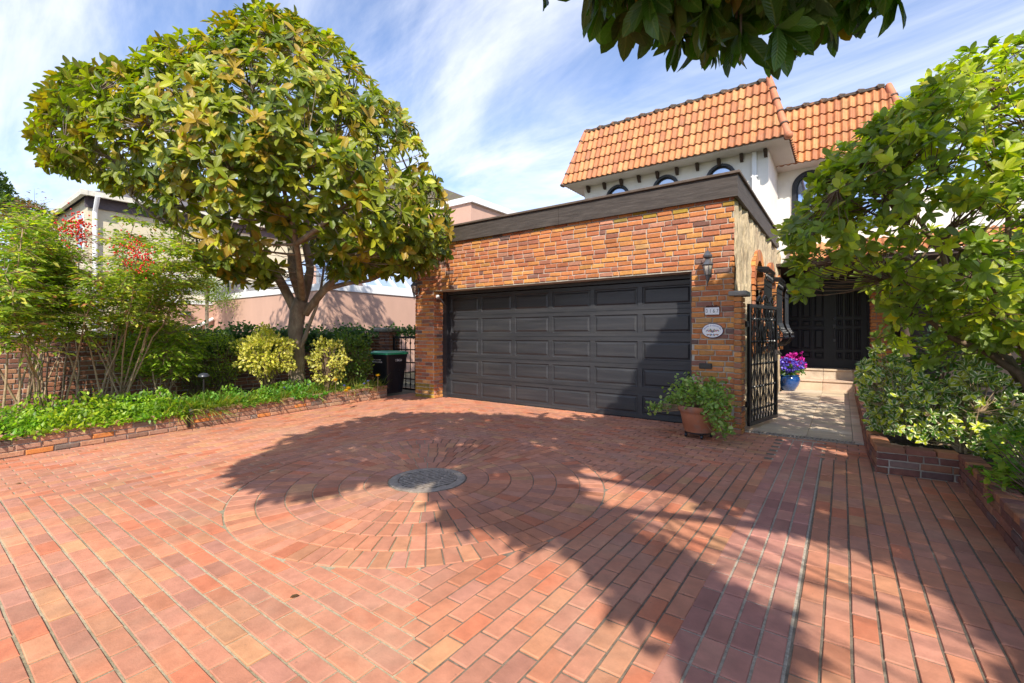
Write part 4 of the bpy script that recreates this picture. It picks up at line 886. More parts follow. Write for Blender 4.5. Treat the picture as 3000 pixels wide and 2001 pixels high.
# right planter
t = thing('planter_wall', 'dark low brick planter wall stepping along the right of the driveway', 'planter wall', (.5, 5.4, 0))
RB = [(.24, .10, .07), (.18, .08, .065), (.28, .13, .08), (.15, .09, .085), (.20, .13, .11)]; RP = [3, 3, 2, 1, 1]
segs = [((.22, 12.0), (.22, 6.28), .25), ((.22, 6.28), (.26, 5.45), .25), ((.26, 5.45), (.83, 5.5), .25), ((.83, 5.5), (.83, -2.6), .25)]
b = MB(); mo = MB()
for (p, q, hh) in segs:
    p = np.array(p); q = np.array(q); L = np.linalg.norm(q-p); u = (q-p)/L; nr = np.array((u[1], -u[0]))
    nr = -nr if (nr@np.array((-1, -1))) < 0 else nr
    brick_wall(b, (*p, 0), (*u, 0), (*nr, 0), L, .20, ch=.067, bl=.22, j=.012, cols=RB, p=RP); s0 = 0
    while s0 < L-.04:
        w_ = random.uniform(.095, .11) if p[0] > .8 else .21; o_ = p+u*s0+nr*.015; one_brick(b, (*o_, .206), (*u, 0), (-nr[0], -nr[1], 0), (0, 0, 1), min(w_-.01, L-s0), .14, .046, .008, col=rcol(RB+[(.42, .18, .09)], RP+[2])); s0 += w_
    mo.add([(*(p), -.03), (*(q), -.03), (*(q-nr*.13), -.03), (*(p-nr*.13), -.03), (*(p), .206), (*(q), .206), (*(q-nr*.13), .206), (*(p-nr*.13), .206)], [(4, 5, 6, 7), (0, 1, 5, 4), (1, 2, 6, 5), (2, 3, 7, 6), (3, 0, 4, 7)])
b.build('brickwork', M['brick'], t); mo.build('mortar', M['mortar'], t)
b = MB(); b.prism([(.3, 12.4), (.3, 6.2), (.36, 5.56), (.93, 5.6), (.93, -2.6), (5, -2.6), (5, 12.4)], -.04, .19); tag(b.build('shrub_bed', M['soil']), kind='structure')
t = thing('garden_fence', 'dark timber fence in the shade behind the right shrubs', 'fence', (3.0, 8, 0))
b = MB(); 
for i in range(64): b.box((3.3+random.uniform(0, .015), -2+i*.16, 0), (3.33, -2+i*.16+.148, 1.75))
b.build('board', M['dark_fence'], t); b = MB(); b.box((3.34, -2, .3), (3.4, 8.3, .4)); b.build('rail', M['dark_fence'], t); b = MB(); b.box((3.34, -2, 1.4), (3.4, 8.3, 1.5)); b.build('rail', M['dark_fence'], t)
t = thing('pergola', 'dark grey pitched timber canopy behind the right shrubs', 'canopy', (3, 10, 0))
b = MB(); b.add([(1.9, 9.2, 2.45), (4.6, 9.2, 3.3), (4.6, 11.0, 3.3), (1.9, 11.0, 2.45), (1.9, 9.2, 2.33), (4.6, 9.2, 3.18), (4.6, 11.0, 3.18), (1.9, 11.0, 2.33)], [(0, 1, 2, 3), (7, 6, 5, 4), (0, 4, 5, 1), (3, 2, 6, 7), (0, 3, 7, 4), (1, 5, 6, 2)]); b.build('roof', mat('slate_grey', (.10, .095, .11), .7, bscale=10), t)
b = MB(); 
for x, y in ((2.1, 9.4), (2.1, 10.8), (4.4, 9.4), (4.4, 10.8)): b = MB(); b.box((x-.06, y-.06, 0), (x+.06, y+.06, 2.36 if x < 3 else 3.08)); b.build('post', M['dark_fence'], t)

# ---------------------------------------------------------------- wheelie bin
t = thing('wheelie_bin', 'black wheeled waste bin with green lid beside the left brick pier', 'bin', (-7.85, 6.35, 0))
bx0, bx1, by0, by1, bz = -8.14, -7.58, 6.06, 6.62, .86; tp = .07
b = MB(); P0 = [(bx0+tp, by0+tp, .05), (bx1-tp, by0+tp, .05), (bx1-tp, by1-tp, .05), (bx0+tp, by1-tp, .05)]; P1 = [(bx0, by0, bz), (bx1, by0, bz), (bx1, by1, bz), (bx0, by1, bz)]
def rr(P, r):
    o = []; 
    c = np.mean(P, axis=0)
    for i, p in enumerate(P):
        sx = 1 if p[0] > c[0] else -1; sy = 1 if p[1] > c[1] else -1; a0 = {(-1, -1): math.pi, (1, -1): 1.5*math.pi, (1, 1): 0, (-1, 1): .5*math.pi}[(sx, sy)]
        for k in range(5): a = a0+math.pi/2*k/4; o.append((p[0]-sx*r+r*math.cos(a), p[1]-sy*r+r*math.sin(a), p[2]))
    return o
lev = [rr(P0, .05), rr([(x*.15+X*.85, y*.15+Y*.85, .78) for (x, y, z), (X, Y, Z) in zip(P0, P1)], .04), rr([(x, y, .80) for x, y, z in P1], .04), rr(P1, .04)]; n = 20
b.add([p for l in lev for p in l], [(k*n+i, k*n+(i+1) % n, (k+1)*n+(i+1) % n, (k+1)*n+i) for k in range(3) for i in range(n)]+[tuple(range(n))[::-1], tuple(range(3*n, 4*n))])
b.bbox((-7.64, 6.26, .52), (-7.60, 6.42, .54), .005); b.build('bin_body', M['bin_plastic'], t, smooth=40)
b = MB(); b.box((-7.64, 6.22, .12), (-7.618, 6.25, .58)); b.box((-7.64, 6.43, .12), (-7.618, 6.46, .58)); b.box((-7.64, 6.25, .555), (-7.614, 6.43, .58)); b.build('lift_recess', M['bin_plastic'], t)
b = MB(); ls = [rr([(bx0-.025, by0-.03, .865), (bx1+.03, by0-.03, .865), (bx1+.03, by1+.02, .865), (bx0-.025, by1+.02, .865)], .05), rr([(bx0-.02, by0-.025, .90), (bx1+.025, by0-.025, .90), (bx1+.025, by1+.015, .90), (bx0-.02, by1+.015, .90)], .05), rr([(bx0+.04, by0+.04, .93), (bx1-.04, by0+.04, .93), (bx1-.04, by1-.03, .93), (bx0+.04, by1-.03, .93)], .05), rr([(bx0+.1, by0+.1, .935), (bx1-.1, by0+.1, .935), (bx1-.1, by1-.1, .935), (bx0+.1, by1-.1, .935)], .05)]
b.add([p for l in ls for p in l], [(k*n+i, k*n+(i+1) % n, (k+1)*n+(i+1) % n, (k+1)*n+i) for k in range(3) for i in range(n)]+[tuple(range(n))[::-1], tuple(range(3*n, 4*n))]); b.build('lid', M['green_plastic'], t, smooth=35)
for s_ in (0, 1):
    b = MB(); yy = by0+.12+s_*(by1-by0-.24); b.tube([(bx0+.05, yy-.03, .1), (bx0+.05, yy+.03, .1)], .1, 16); b.build('wheel', M['ink'], t)
text_mesh('lettering', 'WESTVANCOUVER.CA', .042, M['white_mark'], t, (-7.90, by0-.001, .705), (1, 0, 0), (0, 0, 1), (0, -1, 0), xs=.75)
text_mesh('lettering', 'west | vancouver', .05, M['white_mark'], t, (-7.90, by0-.001, .755), (1, 0, 0), (0, 0, 1), (0, -1, 0), xs=.75)
text_mesh('lettering', 'C180CAA', .07, M['white_mark'], t, (bx1+.001, 6.36, .74), (0, 1, 0), (0, 0, 1), (1, 0, 0), xs=.6)

# garden lights
t = thing('path_light', 'dark mushroom-capped garden light in front of the azalea', 'garden light', (-7.55, 2.75, .2))
b = MB(); b.tube([(-7.6, 2.75, .2), (-7.6, 2.75, .66)], .014, 8); b.build('stem', M['black_iron'], t); b = MB(); b.lathe([(.02, -.03), (.05, -.005), (.075, .0), (.07, .02), (.045, .045), (.0, .055)], (-7.6, 2.75, .67), 20); b.build('cap', mat('dark_metal', (.04, .045, .06), .3), t, smooth=50)
lx = leftx(2.41)
t = thing('spotlight', 'small black spotlight clipped on the left planter wall', 'spotlight', (lx+.03, 2.41, .2))
b = MB(); b.box((lx+.03, 2.395, .03), (lx+.05, 2.43, .24)); b.build('stake', M['black_iron'], t); b = MB(); b.lathe([(0, -.03), (.02, -.03), (.027, .0), (.027, .03), (.0, .03)], (lx+.05, 2.44, .24), 14); b.build('lamp_head', M['lantern_metal'], t)

# ---------------------------------------------------------------- pots
def leafball(name, m, tm, c, r, n, L, cols, p=None, parent=None, loc=None, jit=.2, shell=.5, upb=.5, wscale=1, group=None):
    c = np.array(c, float); r = np.broadcast_to(np.array(r, float), 3)
    d = unit(RNG.normal(0, 1, (n, 3))); rad = (shell+(1-shell)*RNG.random((n, 1))**.6); lump = 1+.2*np.sin(d[:, :1]*4+c[0])*np.cos(d[:, 1:2]*5+c[1])+.12*np.sin(d[:, 2:3]*8+c[1]*3)
    keep = np.array([mno.noise(Vector(q)*7.0)+.5*mno.noise(Vector(q)*15.0) > -.12 for q in (d*r)]); d = d[keep]; rad = rad[keep]; lump = lump[keep]; n = len(d)
    P = c+d*rad*r*lump; D = unit(d+RNG.normal(0, .7, (n, 3))+np.array([0, 0, .2])); N = d*.6+RNG.normal(0, .5, (n, 3))+np.array([0, 0, upb])
    return leaves(name, m, tm, P, D, N, L*RNG.uniform(.7, 1.2, n), pal(cols, n, jit, p=p), parent, loc, wscale)
def twigs(name, m, base, tips, r0, r1, parent, mid=.4, n=6, sides=5):
    b = MB()
    for tp_ in tips:
        tp_ = np.array(tp_, float); bs_ = np.array(base, float) if np.ndim(base) == 1 else None
        h = bs_+(tp_-bs_)*mid; h[2] = bs_[2]+(tp_[2]-bs_[2])*min(1, mid+.25); b.tube(bezier(bs_, h, tp_, n), list(np.linspace(r0, r1, n)), sides)
    return b.build(name, m, parent, smooth=True)
pc_ = (-1.47, 6.02)
t = thing('terracotta_pot', 'large terracotta pot on a wheeled dolly in front of the right pier', 'plant pot', (*pc_, 0))
b = MB(); b.lathe([(.15, .075), (.165, .078), (.168, .1), (.172, .105), (.178, .135), (.183, .14), (.215, .30), (.218, .315), (.232, .33), (.242, .345), (.246, .39), (.240, .40), (.222, .40), (.215, .37), (.0, .37)], (*pc_, 0), 40); b.build('pot', M['terracotta'], t, smooth=40)
b = MB(); b.lathe([(0, .06), (.16, .06), (.16, .073), (0, .073)], (*pc_, 0), 24); b.build('dolly', M['ink'], t)
for k in range(4):
    a = k*math.pi/2+.5; x, y = pc_[0]+.15*math.cos(a), pc_[1]+.15*math.sin(a); b = MB(); b.tube([(x-.012, y, .026), (x+.012, y, .026)], .026, 14); b.box((x-.016, y-.008, .03), (x-.013, y+.008, .062)); b.box((x+.013, y-.008, .03), (x+.016, y+.008, .062)); b.build('caster', M['ink'], t)
t = thing('geranium', 'leggy light-green geranium spilling over the terracotta pot', 'plant', (*pc_, .37))
ct = [(pc_[0]-.52, pc_[1]-.1, .33, .08, .07), (pc_[0]+.30, pc_[1]-.1, .50, .14, .12), (pc_[0]-.1, pc_[1]-.08, .50, .2, .1), (pc_[0]+.33, pc_[1]-.2, .22, .12, .12), (pc_[0]+.02, pc_[1], .55, .26, .16), (pc_[0]-.22, pc_[1]-.02, .54, .14, .12), (pc_[0]+.2, pc_[1]-.05, .53, .14, .12), (pc_[0]-.42, pc_[1]-.08, .36, .09, .06), (pc_[0]+.26, pc_[1]-.18, .33, .13, .16), (pc_[0]-.12, pc_[1]+.05, .66, .12, .10), (pc_[0]+.16, pc_[1]+.05, .64, .13, .10), (pc_[0]-.32, pc_[1]-.05, .42, .07, .05), (pc_[0]+.17, pc_[1]-.2, .38, .1, .12)]
tips = [(x+random.uniform(-r, r), y+random.uniform(-r, r), z+random.uniform(-h, h)) for x, y, z, r, h in ct for _ in range(11)]
twigs('stem', M['cane'], (pc_[0], pc_[1], .37), tips, .006, .002, t)
GCOL = [(.24, .36, .09), (.32, .45, .13), (.15, .24, .05), (.42, .50, .16)]
PP = []; 
for x, y, z, r, h in ct:
    n = int(1900*r*(h+.05)*3); d = RNG.normal(0, .5, (n, 3))*np.array([r, r, h])*1.1; PP.append(np.array([x, y, z])+d)
PP = np.concatenate(PP); n = len(PP)
for k in range(3):
    pass
leaves('foliage', M['leaf_small'], T_OVAL, PP, RNG.normal(0, 1, (n, 3))+np.array([0, 0, .1]), RNG.normal(0, .5, (n, 3))+np.array([0, -.2, 1]), RNG.uniform(.03, .06, n), pal(GCOL, n, .2), t, wscale=1.5)
t = thing('blue_pot', 'glossy round blue pot at the foot of the entry steps', 'plant pot', (-1.0, 12.1, 0))
b = MB(); b.lathe([(.10, 0), (.13, .01), (.20, .13), (.235, .25), (.22, .31), (.205, .33), (.22, .345), (.215, .36), (.19, .355), (.18, .33), (0, .33)], (-1.0, 12.1, .006), 32); b.build('pot', M['blue_glaze'], t, smooth=50)
t = thing('purple_cineraria', 'mound of violet-blue flowers in the round blue pot', 'flowers', (-1.0, 12.1, .34))
leafball('foliage', M['leaf_small'], T_OVAL, (-1.0, 12.1, .46), (.30, .30, .12), 700, .07, [(.05, .12, .03), (.09, .18, .04)], parent=t)
leafball('flowers', M['petal'], T_OVAL, (-1.0, 12.08, .58), (.28, .28, .16), 1300, .045, [(.10, .06, .55), (.16, .08, .68), (.22, .14, .75), (.4, .35, .85)], p=[.4, .3, .2, .1], parent=t, shell=.75, wscale=1.4)
t = thing('small_terracotta_pot', 'small terracotta pot on the lower entry step', 'plant pot', (-.93, 12.75, .235))
b = MB(); b.lathe([(.08, 0), (.11, .15), (.125, .155), (.125, .2), (.1, .2), (0, .18)], (-.93, 12.76, .236), 24); b.build('pot', M['terracotta'], t, smooth=40)
t = thing('pink_cyclamen', 'magenta flowers in the small terracotta pot on the step', 'flowers', (-.93, 12.76, .43))
leafball('foliage', M['leaf_small'], T_OVAL, (-.93, 12.76, .5), (.17, .17, .08), 260, .06, [(.05, .10, .03)], parent=t)
leafball('flowers', M['petal'], T_OVAL, (-.88, 12.72, .68), (.24, .2, .15), 700, .055, [(.65, .02, .38), (.75, .05, .5), (.5, .01, .28)], parent=t, shell=.5, wscale=1.4)

# ---------------------------------------------------------------- trees
def attach(tips, nodes, b, r0, r1, sides=5, sag=.1, n=5):
    nodes = np.array(nodes)
    for tp_ in tips:
        d = np.linalg.norm(nodes-tp_, axis=1)+.6*np.maximum(0, nodes[:, 2]-tp_[2]); q = nodes[np.argmin(d)]
        h = (q+tp_)/2+np.array([0, 0, -sag*np.linalg.norm(tp_-q)])+RNG.normal(0, .03, 3); b.tube(bezier(q, h, tp_, n), list(np.linspace(r0, r1, n)), sides, cap=False)
# -- magnolia
TX = pd(683, 885, 8.3); TB = np.array([TX[0], TX[1], .19])
t = thing('magnolia_tree', 'large round-crowned magnolia tree growing from the left planter', 'tree', tuple(TB))
b = MB(); zc = 8.3; Q = lambda x, y, d=zc: pd(x, y, d)
fork = Q(695, 690)
b.tube([TB+np.array([0, 0, -.1]), Q(681, 860), Q(682, 800), Q(678, 760), Q(684, 715), fork], [.17, .14, .128, .128, .137, .15], 16)
limbs = [([Q(684, 725), Q(640, 640), Q(590, 580, 8.1), Q(545, 545, 7.9), Q(470, 500, 7.6), Q(380, 460, 7.4), Q(290, 400, 7.2), Q(220, 330, 7.2)], .105, .02),
         ([fork, Q(672, 620), Q(668, 560), Q(640, 470, 8.5), Q(600, 360, 8.5), Q(560, 220, 8.4), Q(540, 110, 8.2)], .11, .02),
         ([fork, Q(712, 620), Q(700, 540), Q(720, 430, 8.2), Q(760, 320, 8.0), Q(800, 220, 8.0)], .10, .02),
         ([Q(700, 720), Q(745, 665, 8.2), Q(790, 625, 8.0), Q(860, 590, 7.8), Q(930, 540, 7.6), Q(980, 470, 7.5)], .09, .02),
         ([Q(745, 665, 8.2), Q(800, 650, 8.2), Q(860, 640, 8.4), Q(930, 600, 8.7)], .06, .02),
         ([Q(590, 580, 8.1), Q(575, 520, 8.0), Q(560, 460, 7.7), Q(500, 360, 7.2), Q(430, 270, 7.0)], .06, .015),
         ([Q(545, 545, 7.9), Q(450, 545, 7.4), Q(360, 500, 6.9), Q(300, 450, 6.7)], .045, .012),
         ([fork, Q(690, 640, 7.6), Q(680, 560, 6.9), Q(650, 430, 6.4), Q(600, 300, 6.3)], .08, .015),
         ([fork, Q(700, 650, 9.0), Q(720, 560, 9.8), Q(700, 420, 10.2), Q(640, 300, 10.1)], .08, .015),
         ([Q(680, 560, 6.9), Q(760, 500, 6.3), Q(850, 420, 6.1)], .05, .012), ([Q(640, 470, 8.5), Q(520, 380, 9.2), Q(400, 300, 9.4), Q(260, 230, 9.0)], .05, .012),
         ([Q(720, 560, 9.8), Q(820, 500, 10.0), Q(900, 420, 9.8)], .05, .012), ([Q(684, 812, 8.28), Q(700, 775, 8.25), Q(712, 740, 8.3), Q(728, 700, 8.3), Q(738, 655, 8.25), Q(745, 600, 8.3)], .05, .02)]
nodes = []
for pts, r0, r1 in limbs:
    pts = [np.array(p) for p in pts]; fine = []
    for i in range(len(pts)-1):
        p0, p1, p2, p3 = pts[max(i-1, 0)], pts[i], pts[i+1], pts[min(i+2, len(pts)-1)]
        for s_ in np.linspace(0, 1, 5)[:-1]: fine.append(.5*((2*p1)+(-p0+p2)*s_+(2*p0-5*p1+4*p2-p3)*s_**2+(-p0+3*p1-3*p2+p3)*s_**3))
    fine.append(pts[-1]); b.tube(fine, list(np.linspace(r0*.86, r1*.9, len(fine))*(1+RNG.normal(0, .03, len(fine)))), 10); nodes += fine[3:]
MPOLY = [(52, 300), (62, 255), (95, 190), (150, 132), (220, 140), (290, 125), (345, 85), (430, 62), (520, 15), (590, -5), (650, 5), (720, 40), (790, 85), (860, 165), (905, 215), (960, 285), (985, 330), (1015, 400), (1045, 480), (1048, 560), (1000, 610), (950, 640), (900, 655), (850, 640), (800, 645), (745, 650), (720, 590), (660, 560), (640, 650), (600, 660), (560, 625), (500, 640), (445, 620), (405, 590), (380, 540), (330, 505), (270, 470), (215, 425), (150, 410), (95, 400), (68, 350)]
def crown(poly, n, zc, T, bbx, front=.68, inset=14, rmax=260, zfun=None):
    out_ = []; x0, x1, y0, y1 = bbx
    while sum(len(o) for o in out_) < n:
        x = RNG.uniform(x0, x1, 4000); y = RNG.uniform(y0, y1, 4000); ok = inpoly(x, y, poly); x, y = x[ok], y[ok]; d = polydist(x, y, poly); ok = d > inset; x, y, d = x[ok], y[ok], d[ok]
        w_ = np.clip(d/rmax, 0, 1); half = T*np.sqrt(1-(1-w_)**2); sg = np.where(RNG.random(len(x)) < front, -1, 1); f = 1-.55*RNG.random(len(x))**1.6
        z = zc+sg*half*f+RNG.normal(0, .08, len(x)); out_.append(np.array([pd(a, b_, c_) for a, b_, c_ in zip(x, y, z)]))
    return np.concatenate(out_)[:n]
mid = crown(MPOLY, 150, 8.1, 2.0, (40, 1060, -10, 680), front=.6, inset=50); attach(mid, nodes, b, .022, .008, 6); nodes2 = nodes+[m_ for m_ in mid]
tips = crown(MPOLY, 2400, 8.1, 2.5, (40, 1060, -10, 680), inset=17)
tips = np.r_[tips, crown([(700, 560), (1040, 500), (1030, 600), (960, 640), (850, 640), (745, 645)], 150, 8.1, 1.9, (690, 1050, 490, 660), inset=10), crown([(430, 560), (560, 590), (660, 600), (650, 655), (600, 670), (500, 645), (440, 620)], 60, 7.9, 1.3, (425, 670, 550, 680), inset=10), crown([(55, 300), (100, 190), (230, 150), (300, 300), (250, 430), (90, 400)], 50, 7.8, 1.6, (50, 300, 140, 440), inset=10)]
# thin the low left belly where bare limbs show against the cream house
tx_, ty_, _ = proj(tips); belly = inpoly(tx_, ty_, [(230, 440), (560, 470), (640, 545), (560, 560), (480, 610), (400, 570)]); tips = tips[~(belly & (RNG.random(len(tips)) < .58))]
tips = tips[np.array([mno.noise(Vector(q)*1.6) > -.42+.25*(random.random()-.5) for q in tips])]
attach(tips, nodes2, b, .009, .005, 4, sag=.12)
b.build('trunk', M['bark'], t, smooth=True)
cen = pd(600, 420, 8.1); A = unit(tips-cen)+np.array([0, 0, .45])+RNG.normal(0, .3, tips.shape); A = unit(A)
P, D, N, I = rosettes(tips, A, 8, (45, 100), .5, .16)
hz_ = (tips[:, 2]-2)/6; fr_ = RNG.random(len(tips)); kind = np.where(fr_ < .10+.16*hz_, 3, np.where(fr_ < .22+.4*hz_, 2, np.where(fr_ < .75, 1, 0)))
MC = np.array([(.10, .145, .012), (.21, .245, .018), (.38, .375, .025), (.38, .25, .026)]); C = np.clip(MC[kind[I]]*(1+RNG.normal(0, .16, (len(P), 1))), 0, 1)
odd = RNG.random(len(P)) < .03; C[odd] = (.42, .30, .03)
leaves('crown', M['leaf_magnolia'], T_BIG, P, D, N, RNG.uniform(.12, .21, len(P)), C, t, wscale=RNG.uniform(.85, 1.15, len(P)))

# -- overhanging magnolia on the right, mostly out of the frame; it throws the big shadow
t = thing('overhanging_magnolia', 'glossy magnolia branch, leaves coloured dark as if backlit, hanging in from the top of the view', 'tree', (3.0, 1.5, .19))
b = MB(); tb = np.array([3.0, 1.5, .1]); fk = np.array([2.8, 1.5, 2.7])
b.tube([tb, tb*.5+fk*.5+np.array([.05, 0, 0]), fk], [.19, .15, .15], 14)
SHP = [(-4.55, 1.80), (-5.0, 2.1), (-5.9, 3.3), (-6.05, 4.8), (-4.95, 5.75), (-3.5, 6.1), (-2.95, 6.35), (-3.05, 7.2), (-3.2, 8.05), (-2.5, 8.3), (-1.95, 8.0), (-1.3, 6.95), (-.4, 6.1), (1.15, 6.0), (1.6, 4.2), (1.6, 2.2), (1.4, 1.2), (-.1, 1.5), (-.55, 1.7), (-1.15, 2.2), (-1.85, 2.25), (-2.3, 2.2), (-2.75, 2.55), (-3.2, 2.5), (-3.35, 1.95), (-3.6, 1.65)]
LIT = [(-1.95, 3.95), (-1.0, 3.52), (.08, 3.32), (.42, 2.75), (.38, 1.7), (.02, 1.9), (-.1, 2.6), (-.5, 2.85), (-1.0, 2.95), (-1.7, 3.6)]
# in plan, shade falls on ground point G from a leaf at G + h*SUNH/TANEL
def shade_tips(n, hlo, hhi, edge=.07, far=False):
    out_ = []
    while sum(map(len, out_)) < n:
        g = RNG.uniform((-6.2, 1.5), (2.3, 8.5), (4000, 2)); ok = inpoly(g[:, 0], g[:, 1], SHP) & (polydist(g[:, 0], g[:, 1], SHP) > .1) & ~inpoly(g[:, 0], g[:, 1], LIT) & (polydist(g[:, 0], g[:, 1], LIT) > .15); g = g[ok]
        h = RNG.uniform(hlo, hhi, len(g)); g = g[(g[:, 1] > 6.3)] if far else g; h = h[:len(g)]; Pn = np.c_[g+h[:, None]*SUNH/TANEL, h]; x, y, w_ = proj(Pn)
        vis = (w_ > .1) & (x > -140) & (x < 2500) & (y > -60-90/np.maximum(w_, .3)); out_.append(Pn[~vis])
    return np.concatenate(out_)[:n]
tipsA = np.r_[shade_tips(3300, 3.4, 5.0), shade_tips(1000, 4.5, 6.3, far=True)]
VIS = [(1345, 5), (1420, 90), (1500, 100), (1600, 110), (1700, 100), (1800, 90), (1880, 60), (1960, 50), (2060, -30), (2060, -120), (1345, -120)]
tv = []
while len(tv) < 80:
    x, y = RNG.uniform(1345, 2060), RNG.uniform(-120, 110)
    if inpoly(np.array(x), np.array(y), VIS): tv.append(pd(x, y-10, RNG.uniform(2.2, 3.0)))
tv += [pd(1235, -45, 2.6)]
tv = np.array(tv)
ld2 = [([fk, (1.2, 1.8, 3.6), (-.1, 2.2, 3.9)], .045), ([fk, (1.6, .6, 3.8), (-.6, -.2, 4.2), (-1.8, .0, 4.5)], .05), ([fk, (1.4, 1.8, 3.4), (1.3, 2.8, 4.2)], .08), ([fk, (1.7, 0, 3.8), (1.3, -1.2, 4.6)], .08), ([fk, (1.2, .6, 3.8), (.2, .8, 4.9)], .05), ([(-.6, -.2, 4.2), (-1.6, -.8, 4.6), (-2.4, -1.0, 4.6)], .05), ([fk, (2.4, .9, 3.7), (3.2, 1.4, 4.3)], .07)]
nd = []
for pts, r0 in ld2:
    bz = bezier(*pts, 10) if len(pts) == 3 else bezier(pts[0], pts[1], pts[2], 8)+bezier(pts[2], (np.array(pts[2])+np.array(pts[3]))/2, pts[3], 5)[1:]; b.tube(bz, list(np.linspace(r0, .02, len(bz))), 8); nd += list(bz[2:])
top_n = [pd(x, -160, 2.5) for x in (1400, 1550, 1700, 1850, 2000)]; attach(np.array(top_n), nd, b, .02, .012, 6, sag=0)
attach(tv, np.array(top_n), b, .010, .006, 5, sag=-.05); attach(tipsA[::9], nd, b, .010, .005, 4)
b.build('trunk', M['bark'], t, smooth=True)
P1, D1, N1, I1 = rosettes(tipsA, RNG.normal(0, .35, tipsA.shape)+np.array([0, 0, 1.]), 8, (50, 100), .4, .2)
P2, D2, N2, I2 = rosettes(tv, RNG.normal(0, .4, tv.shape)+np.array([.1, -.2, .1]), 8, (40, 120), 1.3, .25)
D2[:, 2] -= .55; D2 = unit(D2)
P = np.r_[P1, P2]; D = np.r_[D1, D2]; N = np.r_[N1, N2]; n = len(P); Ls = np.r_[RNG.uniform(.12, .2, len(P1)), RNG.uniform(.17, .25, len(P2))]
x, y, w_ = proj(P+D*Ls[:, None]); x0_, y0_, w0_ = proj(P)
inn = (w_ > .1) & (x > -20) & (x < 2371) & (y > -5) & ~((x > 1330) & (x < 2110) & (y < 215)); inn &= ~((x > 1210) & (x < 1290) & (y < 22)); kp = ~inn; P, D, N, Ls = P[kp], D[kp], N[kp], Ls[kp]; n = len(P)
C = pal([(.06, .13, .016), (.085, .17, .02), (.045, .095, .012)], n, .15); od = RNG.random(n) < .025; C[od] = (.35, .17, .02)  # greens darkened to stand for leaves seen against the light
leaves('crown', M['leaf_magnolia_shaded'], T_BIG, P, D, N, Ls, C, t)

# -- rhododendron on the right
t = thing('rhododendron', 'tall open rhododendron with yellow-green leaves over the right planter', 'shrub', (1.35, 5.3, .19))
RPOLY = [(1768, 548), (1800, 505), (1850, 455), (1872, 395), (1905, 350), (1965, 320), (2000, 275), (2060, 238), (2115, 190), (2130, 150), (2180, 128), (2230, 105), (2290, 95), (2351, 75), (2500, 60), (2600, 300), (2600, 820), (2350, 800), (2250, 790), (2180, 760), (2110, 700), (2040, 690), (1960, 640), (1900, 650), (1840, 700), (1812, 680), (1800, 620)]
base = np.array([1.45, 5.2, .1]); b = MB()
lim = [[base, pd(2330, 860, 4.1), pd(2240, 800, 4.1), pd(2130, 740, 4.2), pd(2000, 640, 4.3), pd(1900, 600, 4.4)], [base, pd(2345, 780, 4.2), pd(2330, 650, 4.2), pd(2310, 500, 4.2), pd(2300, 350, 4.2), pd(2290, 220, 4.3)],
       [base, pd(2400, 760, 3.8), pd(2390, 600, 3.7), pd(2370, 400, 3.7), pd(2350, 250, 3.7)], [base, pd(2300, 800, 4.4), pd(2200, 660, 4.5), pd(2120, 520, 4.6), pd(2060, 420, 4.6), pd(2000, 360, 4.6)],
       [base, pd(2360, 820, 4.0), pd(2270, 650, 3.8), pd(2180, 560, 3.7), pd(2080, 520, 3.7)], [base, pd(2280, 760, 4.6), pd(2160, 640, 4.9), pd(2010, 560, 5.0), pd(1880, 530, 5.0)], [base, pd(2420, 700, 4.6), pd(2420, 500, 4.8), pd(2400, 300, 4.8)]]
nodes = []
for pts in lim:
    for i in range(3): pass
    fine = []
    for i in range(len(pts)-1):
        p0, p1, p2, p3 = pts[max(i-1, 0)], pts[i], pts[i+1], pts[min(i+2, len(pts)-1)]
        for s_ in np.linspace(0, 1, 5)[:-1]: fine.append(.5*((2*p1)+(-p0+p2)*s_+(2*p0-5*p1+4*p2-p3)*s_**2+(-p0+3*p1-3*p2+p3)*s_**3)+RNG.normal(0, .012, 3))
    fine.append(pts[-1]); b.tube(fine, list(np.linspace(.042, .010, len(fine))), 8); nodes += fine[3:]
mid = crown(RPOLY, 150, 4.3, .8, (1760, 2600, 60, 830), front=.5, inset=30, rmax=150); attach(mid, nodes, b, .012, .005, 5); nodes += list(mid)
tips = np.r_[crown(RPOLY, 1150, 4.3, 1.05, (1760, 2600, 60, 830), front=.62, inset=9, rmax=170), crown([(1790, 530), (1850, 452), (1870, 392), (1905, 350), (1960, 318), (2000, 272), (2060, 236), (2115, 190), (2180, 130), (2200, 200), (2080, 400), (1960, 540)], 190, 4.35, .7, (1760, 2210, 120, 560), inset=7, rmax=60), crown([(1985, 640), (2500, 600), (2500, 830), (2120, 840), (2010, 790)], 170, 4.6, .7, (1980, 2500, 600, 840), inset=4, rmax=60)]
tx_, ty_, _ = proj(tips); low = (ty_ > 640) & (RNG.random(len(tips)) < .05); mdl = inpoly(tx_, ty_, [(2000, 470), (2250, 470), (2280, 640), (2100, 640), (2000, 560)]) & (RNG.random(len(tips)) < .45); tips = tips[~(low | mdl)]
attach(tips, nodes, b, .005, .003, 4, sag=.2); b.build('trunk', M['twig'], t, smooth=True)
cen = pd(2250, 560, 4.5); A = unit(unit(tips-cen)*.6+np.array([-.1, -.2, .7])+RNG.normal(0, .42, tips.shape))
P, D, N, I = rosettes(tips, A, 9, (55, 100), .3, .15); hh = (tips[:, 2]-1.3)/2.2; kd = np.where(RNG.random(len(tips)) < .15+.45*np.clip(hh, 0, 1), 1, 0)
RC = np.array([(.20, .28, .035), (.46, .50, .04)]); C = np.clip(RC[kd[I]]*(1+RNG.normal(0, .2, (len(P), 1))), 0, 1); od = RNG.random(len(P)) < .03; C[od] = (.5, .42, .02)
